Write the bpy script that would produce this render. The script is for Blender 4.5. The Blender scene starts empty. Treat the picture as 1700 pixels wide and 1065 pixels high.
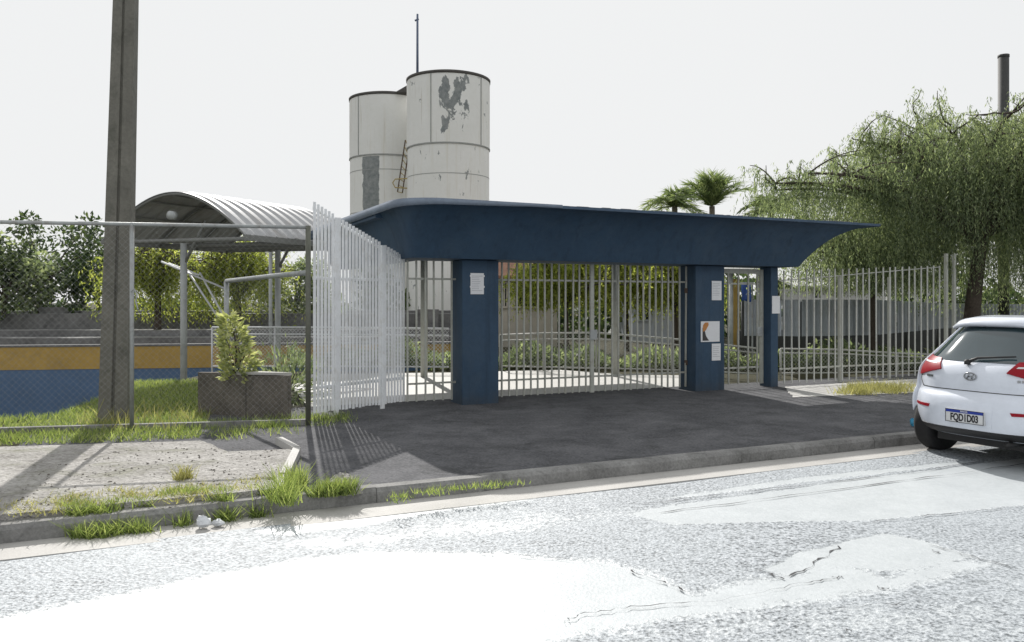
import bpy, math, random
import numpy as np
from mathutils import Vector, Matrix

R = math.radians
random.seed(7)
rng = np.random.default_rng(11)
scene = bpy.context.scene
COL = scene.collection

# ------------------------------------------------------------------ camera, sky, sun, exposure
F, CX, HY, CZ = 1365.0, 850.0, 500.0, 1.6          # focal length and horizon of the photograph (1700 px wide)
cam = bpy.data.cameras.new('camera')
cam.sensor_width = 36.0
cam.lens = 36.0 * F / 1700.0
cam.shift_y = -(532.5 - HY) / 1700.0
cam.clip_end = 3000
cam_o = bpy.data.objects.new('camera', cam)
cam_o.location = (0, 0, CZ)
cam_o.rotation_euler = (R(90), 0, 0)
COL.objects.link(cam_o)
scene.camera = cam_o

SUN_AZ, SUN_EL = R(-15), R(36)                      # behind the gate, a little to the left
world = bpy.data.worlds.new('World')
scene.world = world
world.use_nodes = True
wn = world.node_tree
wn.nodes.clear()
sky = wn.nodes.new('ShaderNodeTexSky')
sky.sky_type = 'NISHITA'
sky.sun_disc = False
sky.sun_elevation = SUN_EL
sky.sun_rotation = SUN_AZ
sky.dust_density = 4.0
sky.air_density = 1.2
bg = wn.nodes.new('ShaderNodeBackground')
bg.inputs['Strength'].default_value = 0.1
# thin bright overcast: the blue sky is veiled to an even white
veil = wn.nodes.new('ShaderNodeMix'); veil.data_type = 'RGBA'
veil.inputs['Factor'].default_value = 0.95
veil.inputs['B'].default_value = (8.75, 8.85, 8.9, 1)
cap = wn.nodes.new('ShaderNodeVectorMath'); cap.operation = 'MINIMUM'
cap.inputs[1].default_value = (8.5, 8.5, 8.5)
wo = wn.nodes.new('ShaderNodeOutputWorld')
wn.links.new(sky.outputs['Color'], cap.inputs[0])
wn.links.new(cap.outputs['Vector'], veil.inputs['A'])
wn.links.new(veil.outputs['Result'], bg.inputs['Color'])
wn.links.new(bg.outputs['Background'], wo.inputs['Surface'])

tosun = Vector((math.sin(SUN_AZ) * math.cos(SUN_EL), math.cos(SUN_AZ) * math.cos(SUN_EL), math.sin(SUN_EL)))
sl = bpy.data.lights.new('sun', 'SUN')
sl.energy = 5.0
sl.angle = R(0.53)
sl.color = (1.0, 0.965, 0.92)
so = bpy.data.objects.new('sun', sl)
so.rotation_euler = (-tosun).to_track_quat('-Z', 'Y').to_euler()
so.location = tosun * 60
COL.objects.link(so)

scene.view_settings.view_transform = 'Standard'
scene.view_settings.look = 'None'
scene.view_settings.exposure = 0.0
scene.view_settings.gamma = 1.0
scene.render.engine = 'CYCLES'

# ------------------------------------------------------------------ coordinates
UX, UY = 0.902, 0.432                                # direction of the street
def S(u, n, z=0.0):
    return Vector((UX * u - UY * n, UY * u + UX * n, z))
U = S(1, 0); N = S(0, 1); Z = Vector((0, 0, 1))
def P(px, py, d):
    return Vector(((px - CX) / F * d, d, CZ - (py - HY) / F * d))
def G(px, py, z=0.0):
    return P(px, py, (CZ - z) * F / (py - HY))
def u_at(px, n):
    dx = (px - CX) / F
    d = n / (UX - UY * dx)
    return d * (dx * UX + UY)

# ------------------------------------------------------------------ materials
def new_mat(name):
    m = bpy.data.materials.new(name); m.use_nodes = True
    nt = m.node_tree; nt.nodes.clear()
    out = nt.nodes.new('ShaderNodeOutputMaterial')
    b = nt.nodes.new('ShaderNodeBsdfPrincipled')
    nt.links.new(b.outputs['BSDF'], out.inputs['Surface'])
    return m, nt, b, out
def coords(nt, kind='Object'):
    g = nt.nodes.new('ShaderNodeTexCoord')
    return g.outputs[kind]
def geo_pos(nt):
    return nt.nodes.new('ShaderNodeNewGeometry').outputs['Position']
def noise(nt, vec, scale, detail=5, rough=0.6, dist=0.0):
    n = nt.nodes.new('ShaderNodeTexNoise')
    n.inputs['Scale'].default_value = scale; n.inputs['Detail'].default_value = detail
    n.inputs['Roughness'].default_value = rough; n.inputs['Distortion'].default_value = dist
    nt.links.new(vec, n.inputs['Vector'])
    return n.outputs['Fac']
def ramp(nt, fac, stops):
    r = nt.nodes.new('ShaderNodeValToRGB')
    e = r.color_ramp.elements
    while len(e) < len(stops): e.new(0.5)
    for el, (p, c) in zip(e, stops):
        el.position = p
        el.color = (c, c, c, 1) if isinstance(c, (int, float)) else (c[0], c[1], c[2], 1)
    nt.links.new(fac, r.inputs['Fac'])
    return r.outputs['Color']
def mixc(nt, a, b, fac, mode='MIX'):
    m = nt.nodes.new('ShaderNodeMix'); m.data_type = 'RGBA'; m.blend_type = mode
    for sock, v in (('A', a), ('B', b)):
        if isinstance(v, tuple): m.inputs[sock].default_value = (v[0], v[1], v[2], 1)
        else: nt.links.new(v, m.inputs[sock])
    if isinstance(fac, (int, float)): m.inputs['Factor'].default_value = fac
    else: nt.links.new(fac, m.inputs['Factor'])
    return m.outputs['Result']
def math_n(nt, op, a, b=None):
    m = nt.nodes.new('ShaderNodeMath'); m.operation = op
    for i, v in enumerate((a, b)):
        if v is None: continue
        if isinstance(v, (int, float)): m.inputs[i].default_value = v
        else: nt.links.new(v, m.inputs[i])
    return m.outputs[0]
def bump(nt, b, h, strength=0.3, dist=0.02):
    n = nt.nodes.new('ShaderNodeBump')
    n.inputs['Strength'].default_value = strength; n.inputs['Distance'].default_value = dist
    nt.links.new(h, n.inputs['Height']); nt.links.new(n.outputs['Normal'], b.inputs['Normal'])
def sc(c, k): return tuple(min(1, v * k) for v in c)
MATS = {}
def surf(name, col, rough=0.7, var=0.25, s1=1.2, s2=14, bmp=0.25, bd=0.01, metal=0.0, spec=0.4, dirt=None, dirt_amt=0.5):
    m, nt, b, out = new_mat(name)
    v = geo_pos(nt)
    n1 = noise(nt, v, s1, 6); n2 = noise(nt, v, s2, 4)
    mm = math_n(nt, 'ADD', math_n(nt, 'MULTIPLY', n1, 0.6), math_n(nt, 'MULTIPLY', n2, 0.4))
    c = ramp(nt, mm, [(0.3, sc(col, 1 - var)), (0.7, sc(col, 1 + var))])
    if dirt:
        d = noise(nt, v, s1 * 2.3, 8, 0.7, 0.6)
        c = mixc(nt, c, dirt, ramp(nt, d, [(0.5, 0.0), (0.72, dirt_amt)]))
    nt.links.new(c, b.inputs['Base Color'])
    b.inputs['Roughness'].default_value = rough; b.inputs['Metallic'].default_value = metal
    b.inputs['Specular IOR Level'].default_value = spec
    if bmp: bump(nt, b, n2, bmp, bd)
    MATS[name] = m
    return m
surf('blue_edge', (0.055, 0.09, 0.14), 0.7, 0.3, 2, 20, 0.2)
surf('blue_fascia', (0.17, 0.21, 0.27), 0.6, 0.25, 2, 20, 0.15)  # lighter blue with sky light painted in, for the canopy rim
def painted_concrete(name, col, fade, drip):
    m, nt, b, out = new_mat(name)
    v = geo_pos(nt)
    n1 = noise(nt, v, .9, 6); n2 = noise(nt, v, 10, 4)
    c = ramp(nt, math_n(nt, 'ADD', math_n(nt, 'MULTIPLY', n1, .65), math_n(nt, 'MULTIPLY', n2, .35)), [(.3, sc(col, .8)), (.7, sc(col, 1.2))])
    c = mixc(nt, c, fade, ramp(nt, noise(nt, v, 1.6, 8, .7, .6), [(.48, 0.0), (.72, .6)]))
    mp = nt.nodes.new('ShaderNodeMapping'); mp.inputs['Scale'].default_value = (7, 7, .35); nt.links.new(v, mp.inputs['Vector'])
    c = mixc(nt, c, drip, ramp(nt, noise(nt, mp.outputs['Vector'], 1.0, 6, .65), [(.52, 0.0), (.74, .6)]))
    sep = nt.nodes.new('ShaderNodeSeparateXYZ'); nt.links.new(v, sep.inputs[0])
    low = math_n(nt, 'ADD', math_n(nt, 'MULTIPLY', sep.outputs['Z'], -2.2), math_n(nt, 'MULTIPLY', noise(nt, v, 5, 6, .7), 1.4))
    c = mixc(nt, c, (.055, .06, .065), ramp(nt, low, [(.25, 0.0), (.8, .55)]))   # splashed dirt at the foot
    chip = noise(nt, v, 7, 8, .75)
    c = mixc(nt, c, (.22, .24, .27), ramp(nt, chip, [(.70, 0.0), (.72, .7)]))
    nt.links.new(c, b.inputs['Base Color']); b.inputs['Roughness'].default_value = .65; b.inputs['Specular IOR Level'].default_value = .3
    bump(nt, b, math_n(nt, 'ADD', n2, chip), .25, .015)
    MATS[name] = m
painted_concrete('blue_paint', (0.034, 0.067, 0.113), (0.058, 0.09, 0.128), (0.018, 0.034, 0.056))
surf('bar_white', (0.80, 0.82, 0.84), 0.5, 0.12, 3, 30, 0.05, dirt=(0.5, 0.47, 0.40), dirt_amt=0.4)
surf('bar_fence', (0.50, 0.51, 0.48), 0.55, 0.12, 3, 30, 0.05, dirt=(0.25, 0.22, 0.18), dirt_amt=0.6)
surf('bar_grey', (0.40, 0.41, 0.37), 0.55, 0.12, 3, 30, 0.05, dirt=(0.25, 0.22, 0.18), dirt_amt=0.6)
surf('galv', (0.36, 0.38, 0.38), 0.5, 0.2, 3, 30, 0.05, metal=0.3, dirt=(0.16, 0.12, 0.09), dirt_amt=0.6)
surf('dark_post', (0.05, 0.052, 0.05), 0.7, 0.3, 3, 22, 0.1)
surf('olive_post', (0.12, 0.125, 0.10), 0.7, 0.3, 3, 22, 0.1)
surf('pole_concrete', (0.155, 0.15, 0.13), 0.85, 0.3, 1.6, 26, 0.5, 0.01, dirt=(0.06, 0.065, 0.05), dirt_amt=0.7)
surf('planter_concrete', (0.14, 0.125, 0.108), 0.9, 0.4, 2.2, 22, 0.6, 0.015, dirt=(0.06, 0.055, 0.045), dirt_amt=0.8)
surf('kerb_concrete', (0.23, 0.228, 0.222), 0.9, 0.45, 2.0, 40, 0.8, 0.012, dirt=(0.08, 0.08, 0.075), dirt_amt=0.7)
surf('gutter_concrete', (0.42, 0.41, 0.39), 0.75, 0.2, 1.5, 60, 0.5, 0.006)
surf('yellow_paint', (0.47, 0.31, 0.085), 0.7, 0.15, 1.0, 9, 0.1, dirt=(0.30, 0.22, 0.10), dirt_amt=0.7)
surf('wall_blue', (0.095, 0.165, 0.29), 0.7, 0.15, 1.0, 9, 0.1, dirt=(0.09, 0.14, 0.22), dirt_amt=0.6)
surf('bleacher', (0.17, 0.17, 0.17), 0.9, 0.4, 0.8, 8, 0.4, dirt=(0.06, 0.06, 0.06), dirt_amt=0.8)
surf('yard_concrete', (0.52, 0.51, 0.48), 0.7, 0.12, 1.0, 20, 0.2, 0.005)
surf('roof_metal', (0.38, 0.385, 0.39), 0.45, 0.15, 1.0, 9, 0.1, metal=0.2, dirt=(0.2, 0.16, 0.12), dirt_amt=0.5)
surf('roof_frame', (0.19, 0.195, 0.185), 0.6, 0.15, 1.0, 9, 0.1)
surf('walk_post', (0.42, 0.44, 0.44), 0.6, 0.15, 1.5, 9, 0.1, dirt=(0.2, 0.2, 0.19), dirt_amt=0.6)
surf('corrugated', (0.40, 0.43, 0.47), 0.55, 0.12, 0.6, 9, 0.1, metal=0.1, dirt=(0.26, 0.24, 0.22), dirt_amt=0.5)
surf('house_wall', (0.52, 0.48, 0.42), 0.85, 0.15, 0.6, 9, 0.15, dirt=(0.3, 0.27, 0.23), dirt_amt=0.5)
surf('house_white', (0.62, 0.62, 0.61), 0.85, 0.12, 0.6, 9, 0.15)
surf('clay_roof', (0.26, 0.14, 0.09), 0.85, 0.3, 1.5, 12, 0.3)
surf('fibre_roof', (0.5, 0.5, 0.49), 0.8, 0.2, 1.0, 12, 0.2)
surf('window_dark', (0.012, 0.013, 0.014), 0.25, 0.2, 1.0, 12, 0.0)
surf('bark', (0.075, 0.06, 0.048), 0.95, 0.4, 3, 22, 0.9, 0.03)
surf('palm_bark', (0.16, 0.14, 0.115), 0.95, 0.35, 3, 22, 0.8, 0.03)
surf('paper', (0.72, 0.73, 0.75), 0.7, 0.05, 8, 40, 0.0)
surf('paper_ink', (0.42, 0.43, 0.46), 0.7, 0.05, 8, 40, 0.0)
surf('sign_orange', (0.50, 0.22, 0.07), 0.6, 0.2, 8, 40, 0.0)
surf('sign_dark', (0.05, 0.045, 0.045), 0.6, 0.2, 8, 40, 0.0)
surf('rust', (0.11, 0.075, 0.055), 0.85, 0.3, 4, 30, 0.3)
surf('yellow_metal', (0.42, 0.33, 0.13), 0.6, 0.2, 4, 30, 0.1)
surf('mast', (0.10, 0.13, 0.20), 0.5, 0.2, 4, 30, 0.1)
surf('tower_rim', (0.09, 0.085, 0.08), 0.8, 0.2, 4, 30, 0.1)
surf('tower_seam', (0.32, 0.33, 0.32), 0.8, 0.2, 4, 30, 0.1)
surf('soil', (0.085, 0.07, 0.05), 0.95, 0.35, 1.2, 18, 0.8, 0.03)
surf('blue_cloth', (0.04, 0.09, 0.30), 0.8, 0.2, 4, 30, 0.1)
surf('blue_bag', (0.05, 0.30, 0.48), 0.45, 0.15, 8, 40, 0.2)
surf('litter', (0.6, 0.62, 0.64), 0.6, 0.2, 8, 40, 0.2)
# car
def plain(name, col, rough, metal=0.0, spec=0.5, coat=0.0):
    m, nt, b, out = new_mat(name)
    v = coords(nt)
    n1 = noise(nt, v, 6, 4)
    c = ramp(nt, n1, [(0.3, sc(col, 0.93)), (0.7, sc(col, 1.05))])
    nt.links.new(c, b.inputs['Base Color'])
    b.inputs['Roughness'].default_value = rough; b.inputs['Metallic'].default_value = metal
    b.inputs['Specular IOR Level'].default_value = spec
    b.inputs['Coat Weight'].default_value = coat
    b.inputs['Coat Roughness'].default_value = 0.06
    MATS[name] = m
    return m
plain('car_paint', (0.66, 0.70, 0.78), 0.35, coat=0.7)
plain('car_glass', (0.03, 0.05, 0.058), 0.05, spec=0.8, coat=0.5)
plain('car_red', (0.27, 0.007, 0.016), 0.4, spec=.15, coat=0.08)
plain('car_dark', (0.012, 0.012, 0.013), 0.55)
plain('tyre', (0.016, 0.016, 0.017), 0.85)
plain('alloy', (0.45, 0.46, 0.47), 0.35, metal=0.8)
plain('chrome', (0.28, 0.29, 0.30), 0.2, metal=0.9)
plain('plate_white', (0.62, 0.63, 0.64), 0.4)
plain('plate_blue', (0.015, 0.04, 0.28), 0.4)
plain('plate_ink', (0.015, 0.015, 0.018), 0.5)

# ---- asphalt and concrete of the street
def ground_mat(name, lo, hi, rough, speck_scale, speck_str, bd, spec=0.5, big=0.5, stain=None):
    m, nt, b, out = new_mat(name)
    v = geo_pos(nt)
    nb = noise(nt, v, big, 6, 0.65, 0.4)
    ns = noise(nt, v, speck_scale, 2, 0.5)
    nm = noise(nt, v, speck_scale * 0.23, 5, 0.7)
    f = math_n(nt, 'ADD', math_n(nt, 'MULTIPLY', nb, 0.45), math_n(nt, 'ADD', math_n(nt, 'MULTIPLY', ns, 0.35), math_n(nt, 'MULTIPLY', nm, 0.2)))
    c = ramp(nt, f, [(0.36, lo), (0.64, hi)])
    if stain:
        st = noise(nt, v, 1.7, 8, 0.75, 1.0)
        c = mixc(nt, c, stain, ramp(nt, st, [(0.52, 0.0), (0.7, 0.75)]))
    nt.links.new(c, b.inputs['Base Color'])
    b.inputs['Specular IOR Level'].default_value = spec
    r = ramp(nt, nb, [(0.3, max(0, rough - 0.08)), (0.7, min(1, rough + 0.08))])
    nt.links.new(r, b.inputs['Roughness'])
    bump(nt, b, math_n(nt, 'ADD', ns, math_n(nt, 'MULTIPLY', nm, 0.8)), speck_str, bd)
    MATS[name] = m
    return m
ground_mat('road_rough', (0.11, 0.115, 0.12), (0.34, 0.345, 0.35), 0.55, 55, 1.0, 0.03, 0.5, 0.35)
ground_mat('road_smooth', (0.40, 0.40, 0.39), (0.56, 0.555, 0.54), 0.42, 60, 0.35, 0.008, 0.5, 0.5)
ground_mat('road_seam', (0.03, 0.03, 0.032), (0.16, 0.16, 0.165), 0.9, 55, 0.5, 0.01, 0.1)
ground_mat('apron_asphalt', (0.055, 0.057, 0.062), (0.17, 0.17, 0.178), 0.92, 34, 0.8, 0.02, 0.12, 1.3, stain=(0.05, 0.052, 0.052))
ground_mat('walk_concrete', (0.17, 0.16, 0.145), (0.54, 0.525, 0.50), 0.9, 30, 1.0, 0.04, 0.2, 0.9, stain=(0.17, 0.175, 0.11))
ground_mat('strip_concrete', (0.36, 0.355, 0.34), (0.56, 0.55, 0.53), 0.8, 30, 0.5, 0.01, 0.3, 0.8)
ground_mat('earth', (0.035, 0.035, 0.022), (0.085, 0.08, 0.05), 0.95, 18, 0.8, 0.03, 0.1, 0.3)

# ---- leaves
def leaf_mat(name, dark, mid, light, transl=0.42, rough=0.55):
    m, nt, b, out = new_mat(name)
    g = nt.nodes.new('ShaderNodeNewGeometry')
    big = noise(nt, g.outputs['Position'], 0.9, 3)
    f = math_n(nt, 'ADD', math_n(nt, 'MULTIPLY', g.outputs['Random Per Island'], 0.6), math_n(nt, 'MULTIPLY', big, 0.4))
    c = ramp(nt, f, [(0.15, dark), (0.5, mid), (0.85, light)])
    nt.links.new(c, b.inputs['Base Color'])
    b.inputs['Roughness'].default_value = rough
    b.inputs['Specular IOR Level'].default_value = 0.25
    t = nt.nodes.new('ShaderNodeBsdfTranslucent')
    tc = mixc(nt, c, (0.98, 1.0, 0.62), 1.0, 'MULTIPLY')
    tb = mixc(nt, tc, (1.7, 1.7, 1.7), 1.0, 'MULTIPLY')
    nt.links.new(tb, t.inputs['Color'])
    mx = nt.nodes.new('ShaderNodeMixShader'); mx.inputs['Fac'].default_value = transl
    nt.links.new(b.outputs['BSDF'], mx.inputs[1]); nt.links.new(t.outputs['BSDF'], mx.inputs[2])
    nt.links.new(mx.outputs['Shader'], out.inputs['Surface'])
    MATS[name] = m
leaf_mat('leaf_pepper', (0.075, 0.10, 0.065), (0.165, 0.205, 0.13), (0.33, 0.37, 0.24), .55)
leaf_mat('leaf_lime', (0.12, 0.15, 0.04), (0.27, 0.31, 0.08), (0.45, 0.46, 0.16), .68)
leaf_mat('leaf_dark', (0.025, 0.042, 0.024), (0.05, 0.08, 0.038), (0.13, 0.17, 0.065), 0.35)
leaf_mat('leaf_palm', (0.09, 0.13, 0.07), (0.18, 0.23, 0.12), (0.32, 0.36, 0.2), 0.5)
leaf_mat('leaf_shrub', (0.14, 0.17, 0.07), (0.36, 0.39, 0.18), (0.65, 0.65, 0.4), 0.45)
leaf_mat('grass', (0.09, 0.13, 0.045), (0.21, 0.27, 0.09), (0.40, 0.44, 0.19), 0.45)
leaf_mat('grass_dry', (0.17, 0.17, 0.07), (0.32, 0.31, 0.14), (0.5, 0.46, 0.25), 0.45)

# ------------------------------------------------------------------ mesh helpers
class MB:
    def __init__(s): s.v = []; s.f = []
    def add(s, vs, fs):
        o = len(s.v); s.v += [tuple(v) for v in vs]; s.f += [tuple(i + o for i in f) for f in fs]; return s
    def boxa(s, o, a, b, c):                          # corner o and three edge vectors
        o, a, b, c = Vector(o), Vector(a), Vector(b), Vector(c)
        vs = [o, o + a, o + a + b, o + b, o + c, o + a + c, o + a + b + c, o + b + c]
        fs = [(0, 3, 2, 1), (4, 5, 6, 7), (0, 1, 5, 4), (1, 2, 6, 5), (2, 3, 7, 6), (3, 0, 4, 7)]
        if a.cross(b).dot(c) < 0: fs = [tuple(reversed(f)) for f in fs]
        return s.add(vs, fs)
    def box(s, x0, x1, y0, y1, z0, z1):
        return s.boxa((x0, y0, z0), (x1 - x0, 0, 0), (0, y1 - y0, 0), (0, 0, z1 - z0))
    def sbox(s, u0, u1, n0, n1, z0, z1):              # aligned with the street
        return s.boxa(S(u0, n0, z0), U * (u1 - u0), N * (n1 - n0), Z * (z1 - z0))
    def tube(s, path, rad, k=8, cap=True):
        path = [Vector(p) for p in path]; n = len(path)
        if isinstance(rad, (int, float)): rad = [rad] * n
        rings = []; ref = None
        for i, p in enumerate(path):
            t = (path[min(i + 1, n - 1)] - path[max(i - 1, 0)]).normalized()
            if ref is None: ref = Vector((0, 1, 0)) if abs(t.y) < 0.8 else Vector((1, 0, 0))
            a = (ref - t * ref.dot(t)).normalized(); ref = a
            b = t.cross(a)
            rings.append([p + (a * math.cos(2 * math.pi * j / k) + b * math.sin(2 * math.pi * j / k)) * rad[i] for j in range(k)])
        vs = [q for r in rings for q in r]; fs = []
        for i in range(n - 1):
            for j in range(k):
                j2 = (j + 1) % k
                fs.append((i * k + j, i * k + j2, (i + 1) * k + j2, (i + 1) * k + j))
        if cap: fs += [tuple(reversed(range(k))), tuple((n - 1) * k + j for j in range(k))]
        return s.add(vs, fs)
    def lathe(s, c, prof, k=48, cap=True):            # prof: (radius, z)
        c = Vector(c); vs = []; fs = []; n = len(prof)
        for r, z in prof:
            vs += [c + Vector((r * math.cos(2 * math.pi * j / k), r * math.sin(2 * math.pi * j / k), z)) for j in range(k)]
        for i in range(n - 1):
            for j in range(k):
                j2 = (j + 1) % k
                fs.append((i * k + j, i * k + j2, (i + 1) * k + j2, (i + 1) * k + j))
        if cap: fs += [tuple(reversed(range(k))), tuple((n - 1) * k + j for j in range(k))]
        return s.add(vs, fs)
    def prism(s, pts, d):                             # polygon extruded along d
        d = Vector(d); pts = [Vector(p) for p in pts]; n = len(pts)
        vs = pts + [p + d for p in pts]
        fs = [tuple(range(n)), tuple(range(2 * n - 1, n - 1, -1))] + [(i, i + n, (i + 1) % n + n, (i + 1) % n) for i in range(n)]
        nrm = Vector((0, 0, 0))
        for i in range(n): nrm += pts[i].cross(pts[(i + 1) % n])
        if nrm.dot(d) > 0: fs = [tuple(reversed(f)) for f in fs]
        return s.add(vs, fs)
    def grid(s, rows):
        m, n = len(rows), len(rows[0])
        return s.add([p for r in rows for p in r], [(i * n + j, i * n + j + 1, (i + 1) * n + j + 1, (i + 1) * n + j) for i in range(m - 1) for j in range(n - 1)])
    def build(s, name, mat, parent=None, smooth=False, origin=None):
        me = bpy.data.meshes.new(name)
        me.from_pydata(s.v, [], s.f); me.update()
        return link(name, me, mat, parent, smooth, origin)
def link(name, me, mat, parent=None, smooth=False, origin=None):
    if mat is not None: me.materials.append(MATS[mat])
    if smooth: me.polygons.foreach_set('use_smooth', [True] * len(me.polygons))
    o = bpy.data.objects.new(name, me); COL.objects.link(o)
    if parent is not None: attach(o, parent)
    return o
WORLD_OF = {}
def attach(o, parent):
    o.parent = parent
    o.matrix_parent_inverse = Matrix.Translation(-WORLD_OF.get(parent.name, Vector((0, 0, 0))))
def tag(o, label=None, cat=None, group=None, kind=None):
    if label: o['label'] = label
    if cat: o['category'] = cat
    if group: o['group'] = group
    if kind: o['kind'] = kind
    return o
def thing(name, loc, label, cat, group=None):
    o = bpy.data.objects.new(name, None); o.empty_display_size = 0.2
    o.location = loc; COL.objects.link(o); WORLD_OF[o.name] = Vector(loc)
    return tag(o, label, cat, group)
def struct(o): o['kind'] = 'structure'; return o
def stuff(o, label=None, cat=None): return tag(o, label, cat, kind='stuff')
def inst(name, me, parent, loc, rotz=0.0, scale=(1, 1, 1)):   # a part that shares mesh data
    o = bpy.data.objects.new(name, me); COL.objects.link(o)
    o.location = loc; o.rotation_euler = (0, 0, rotz); o.scale = scale
    attach(o, parent)
    return o
def raw(mb, name, mat):
    me = bpy.data.meshes.new(name); me.from_pydata(mb.v, [], mb.f); me.update()
    me.materials.append(MATS[mat]); return me
STREET_ROT = math.atan2(UY, UX)

def quads(name, mat, A, B, C, D, parent=None):        # numpy arrays of rhombus corners -> one mesh
    n = len(A)
    co = np.stack([A, B, C, D], 1).reshape(-1, 3).astype(np.float32)
    me = bpy.data.meshes.new(name)
    me.vertices.add(4 * n); me.vertices.foreach_set('co', co.ravel())
    me.loops.add(4 * n); me.loops.foreach_set('vertex_index', np.arange(4 * n, dtype=np.int32))
    me.polygons.add(n)
    me.polygons.foreach_set('loop_start', np.arange(0, 4 * n, 4, dtype=np.int32))
    me.polygons.foreach_set('loop_total', np.full(n, 4, dtype=np.int32))
    me.update(calc_edges=True)
    return link(name, me, mat, parent)
def unit(a): return a / np.maximum(np.linalg.norm(a, axis=1, keepdims=True), 1e-6)
def leaves(name, mat, c, d, length, width, parent=None, curl=0.15):
    n = len(c)
    d = unit(d); r = unit(rng.normal(size=(n, 3)))
    s = unit(np.cross(d, r)); up = np.cross(s, d)
    L = (length * rng.uniform(0.6, 1.3, n))[:, None]; W = (width * rng.uniform(0.7, 1.3, n))[:, None]
    mid = c + d * L * 0.45 + up * L * curl * rng.uniform(-1, 1, n)[:, None]
    return quads(name, mat, c, mid + s * W * 0.5, c + d * L, mid - s * W * 0.5, parent)

# ================================================================== THE STREET
gs = 170
def terrain_z(x, y):
    n = -UY * x + UX * y
    if n < 7.0: return -0.5
    z = -0.06
    # the sports court on the left lies lower than the street
    bx = -6.75 if y < 14 else -7.4
    sx = min(1, max(0, (bx - x) / 0.9)); sy = min(1, max(0, (y - 11.25) / 0.8))
    s2 = min(1, max(0, (y - 19.5) / 1.2)) * min(1, max(0, (-2.2 - x) / 1.0))
    k = max(sx * sy, s2)
    return z - 1.35 * k
xs = [-1500, -600, -250, -120, -70] + [-40 + i * 0.5 for i in range(161)] + [60, 90, 140, 300, 700, 1500]
ys = [-1500, -500, -120, -40, -10, 0] + [3 + i * 0.5 for i in range(80)] + [48, 55, 70, 110, 250, 600, 1500]
mb = MB()
mb.grid([[Vector((x, y, terrain_z(x, y))) for x in xs] for y in ys])
struct(mb.build('ground', 'earth', None, True))

KN = 6.85                                              # the kerb line
def soft_mask(X, Y, poly, soft):
    """1 inside the polygon, falling to 0 across its edge (signed distance / soft)"""
    P_ = np.array(poly); n_ = len(P_)
    ins = np.zeros(X.shape, bool); dist = np.full(X.shape, 1e9)
    for i in range(n_):
        x0, y0 = P_[i]; x1, y1 = P_[(i + 1) % n_]
        c = ((y0 > Y) != (y1 > Y)) & (X < (x1 - x0) * (Y - y0) / (y1 - y0 + 1e-12) + x0)
        ins ^= c
        t = np.clip(((X - x0) * (x1 - x0) + (Y - y0) * (y1 - y0)) / ((x1 - x0) ** 2 + (y1 - y0) ** 2 + 1e-12), 0, 1)
        dist = np.minimum(dist, np.hypot(X - x0 - t * (x1 - x0), Y - y0 - t * (y1 - y0)))
    sd = np.where(ins, dist, -dist)
    return np.clip(.5 + sd / (2 * soft), 0, 1)
zr = -0.13
WORN = [([(-300, 1075), (0, 1022), (180, 990), (340, 958), (520, 924), (650, 914), (830, 917), (1000, 931), (1075, 951), (1150, 986), (1252, 962), (1310, 955), (1400, 935), (1470, 960), (1560, 930), (1640, 935), (1560, 965), (1400, 990), (1250, 1010), (1060, 1035), (950, 1060), (700, 1120), (-300, 1300)], .14),
        ([(1262, 946), (1330, 918), (1468, 886), (1530, 898), (1620, 925), (1545, 940), (1480, 950), (1400, 942), (1310, 957)], .05),
        ([(1040, 853), (1120, 838), (1230, 822), (1480, 788), (1640, 768), (1900, 740), (1900, 805), (1700, 838), (1440, 864), (1300, 866), (1120, 872)], .05),
        ([(1090, 829), (1280, 806), (1480, 783), (1640, 764), (1560, 768), (1330, 793), (1150, 818)], .06),
        ([(470, 905), (700, 868), (900, 850), (1020, 852), (900, 880), (760, 892), (560, 915)], .30),
        ([(1050, 1010), (1500, 1000), (1700, 985), (1700, 1065), (1000, 1065)], .45),
        ([(420, 884), (560, 858), (690, 841), (900, 815), (1200, 781), (1500, 748), (1500, 753), (1200, 788), (940, 820), (720, 850), (600, 872), (470, 890)], .05)]
def uv_of(p): return (UX * p.x + UY * p.y, -UY * p.x + UX * p.y)
us = np.concatenate([np.linspace(-40, -6.1, 14), np.linspace(-6, 15, 421), np.linspace(15.5, 60, 18)])
ns = np.concatenate([np.linspace(-30, 1.4, 12), np.linspace(1.5, 6.5, 101)])
UU, NN = np.meshgrid(us, ns)
mask = np.full(UU.shape, .12) + .10 * np.sin(UU * .8 + NN * 1.3) * np.sin(NN * .9 - UU * .3)
for pix, soft in WORN:
    mk_ = soft_mask(UU, NN, [uv_of(G(x, y, zr)) for x, y in pix], soft)
    mask = np.maximum(mask, mk_ * (.55 if soft > .25 else 1))
XX = UX * UU - UY * NN; YY = UY * UU + UX * NN
ZZ = np.full(XX.shape, -0.13) + .006 * np.sin(UU * .9 + .5) * np.sin(NN * 1.1) + .003 * np.sin(UU * 2.3 + NN)
rm, rn = UU.shape
me = bpy.data.meshes.new('road')
ii = (np.arange(rm - 1)[:, None] * rn + np.arange(rn - 1)[None, :]).ravel()
me.from_pydata(np.stack([XX, YY, ZZ], -1).reshape(-1, 3).tolist(), [], np.stack([ii, ii + 1, ii + rn + 1, ii + rn], 1).tolist())
at_ = me.attributes.new('worn', 'FLOAT', 'POINT'); at_.data.foreach_set('value', mask.ravel().astype(np.float32))
me.update()
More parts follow.
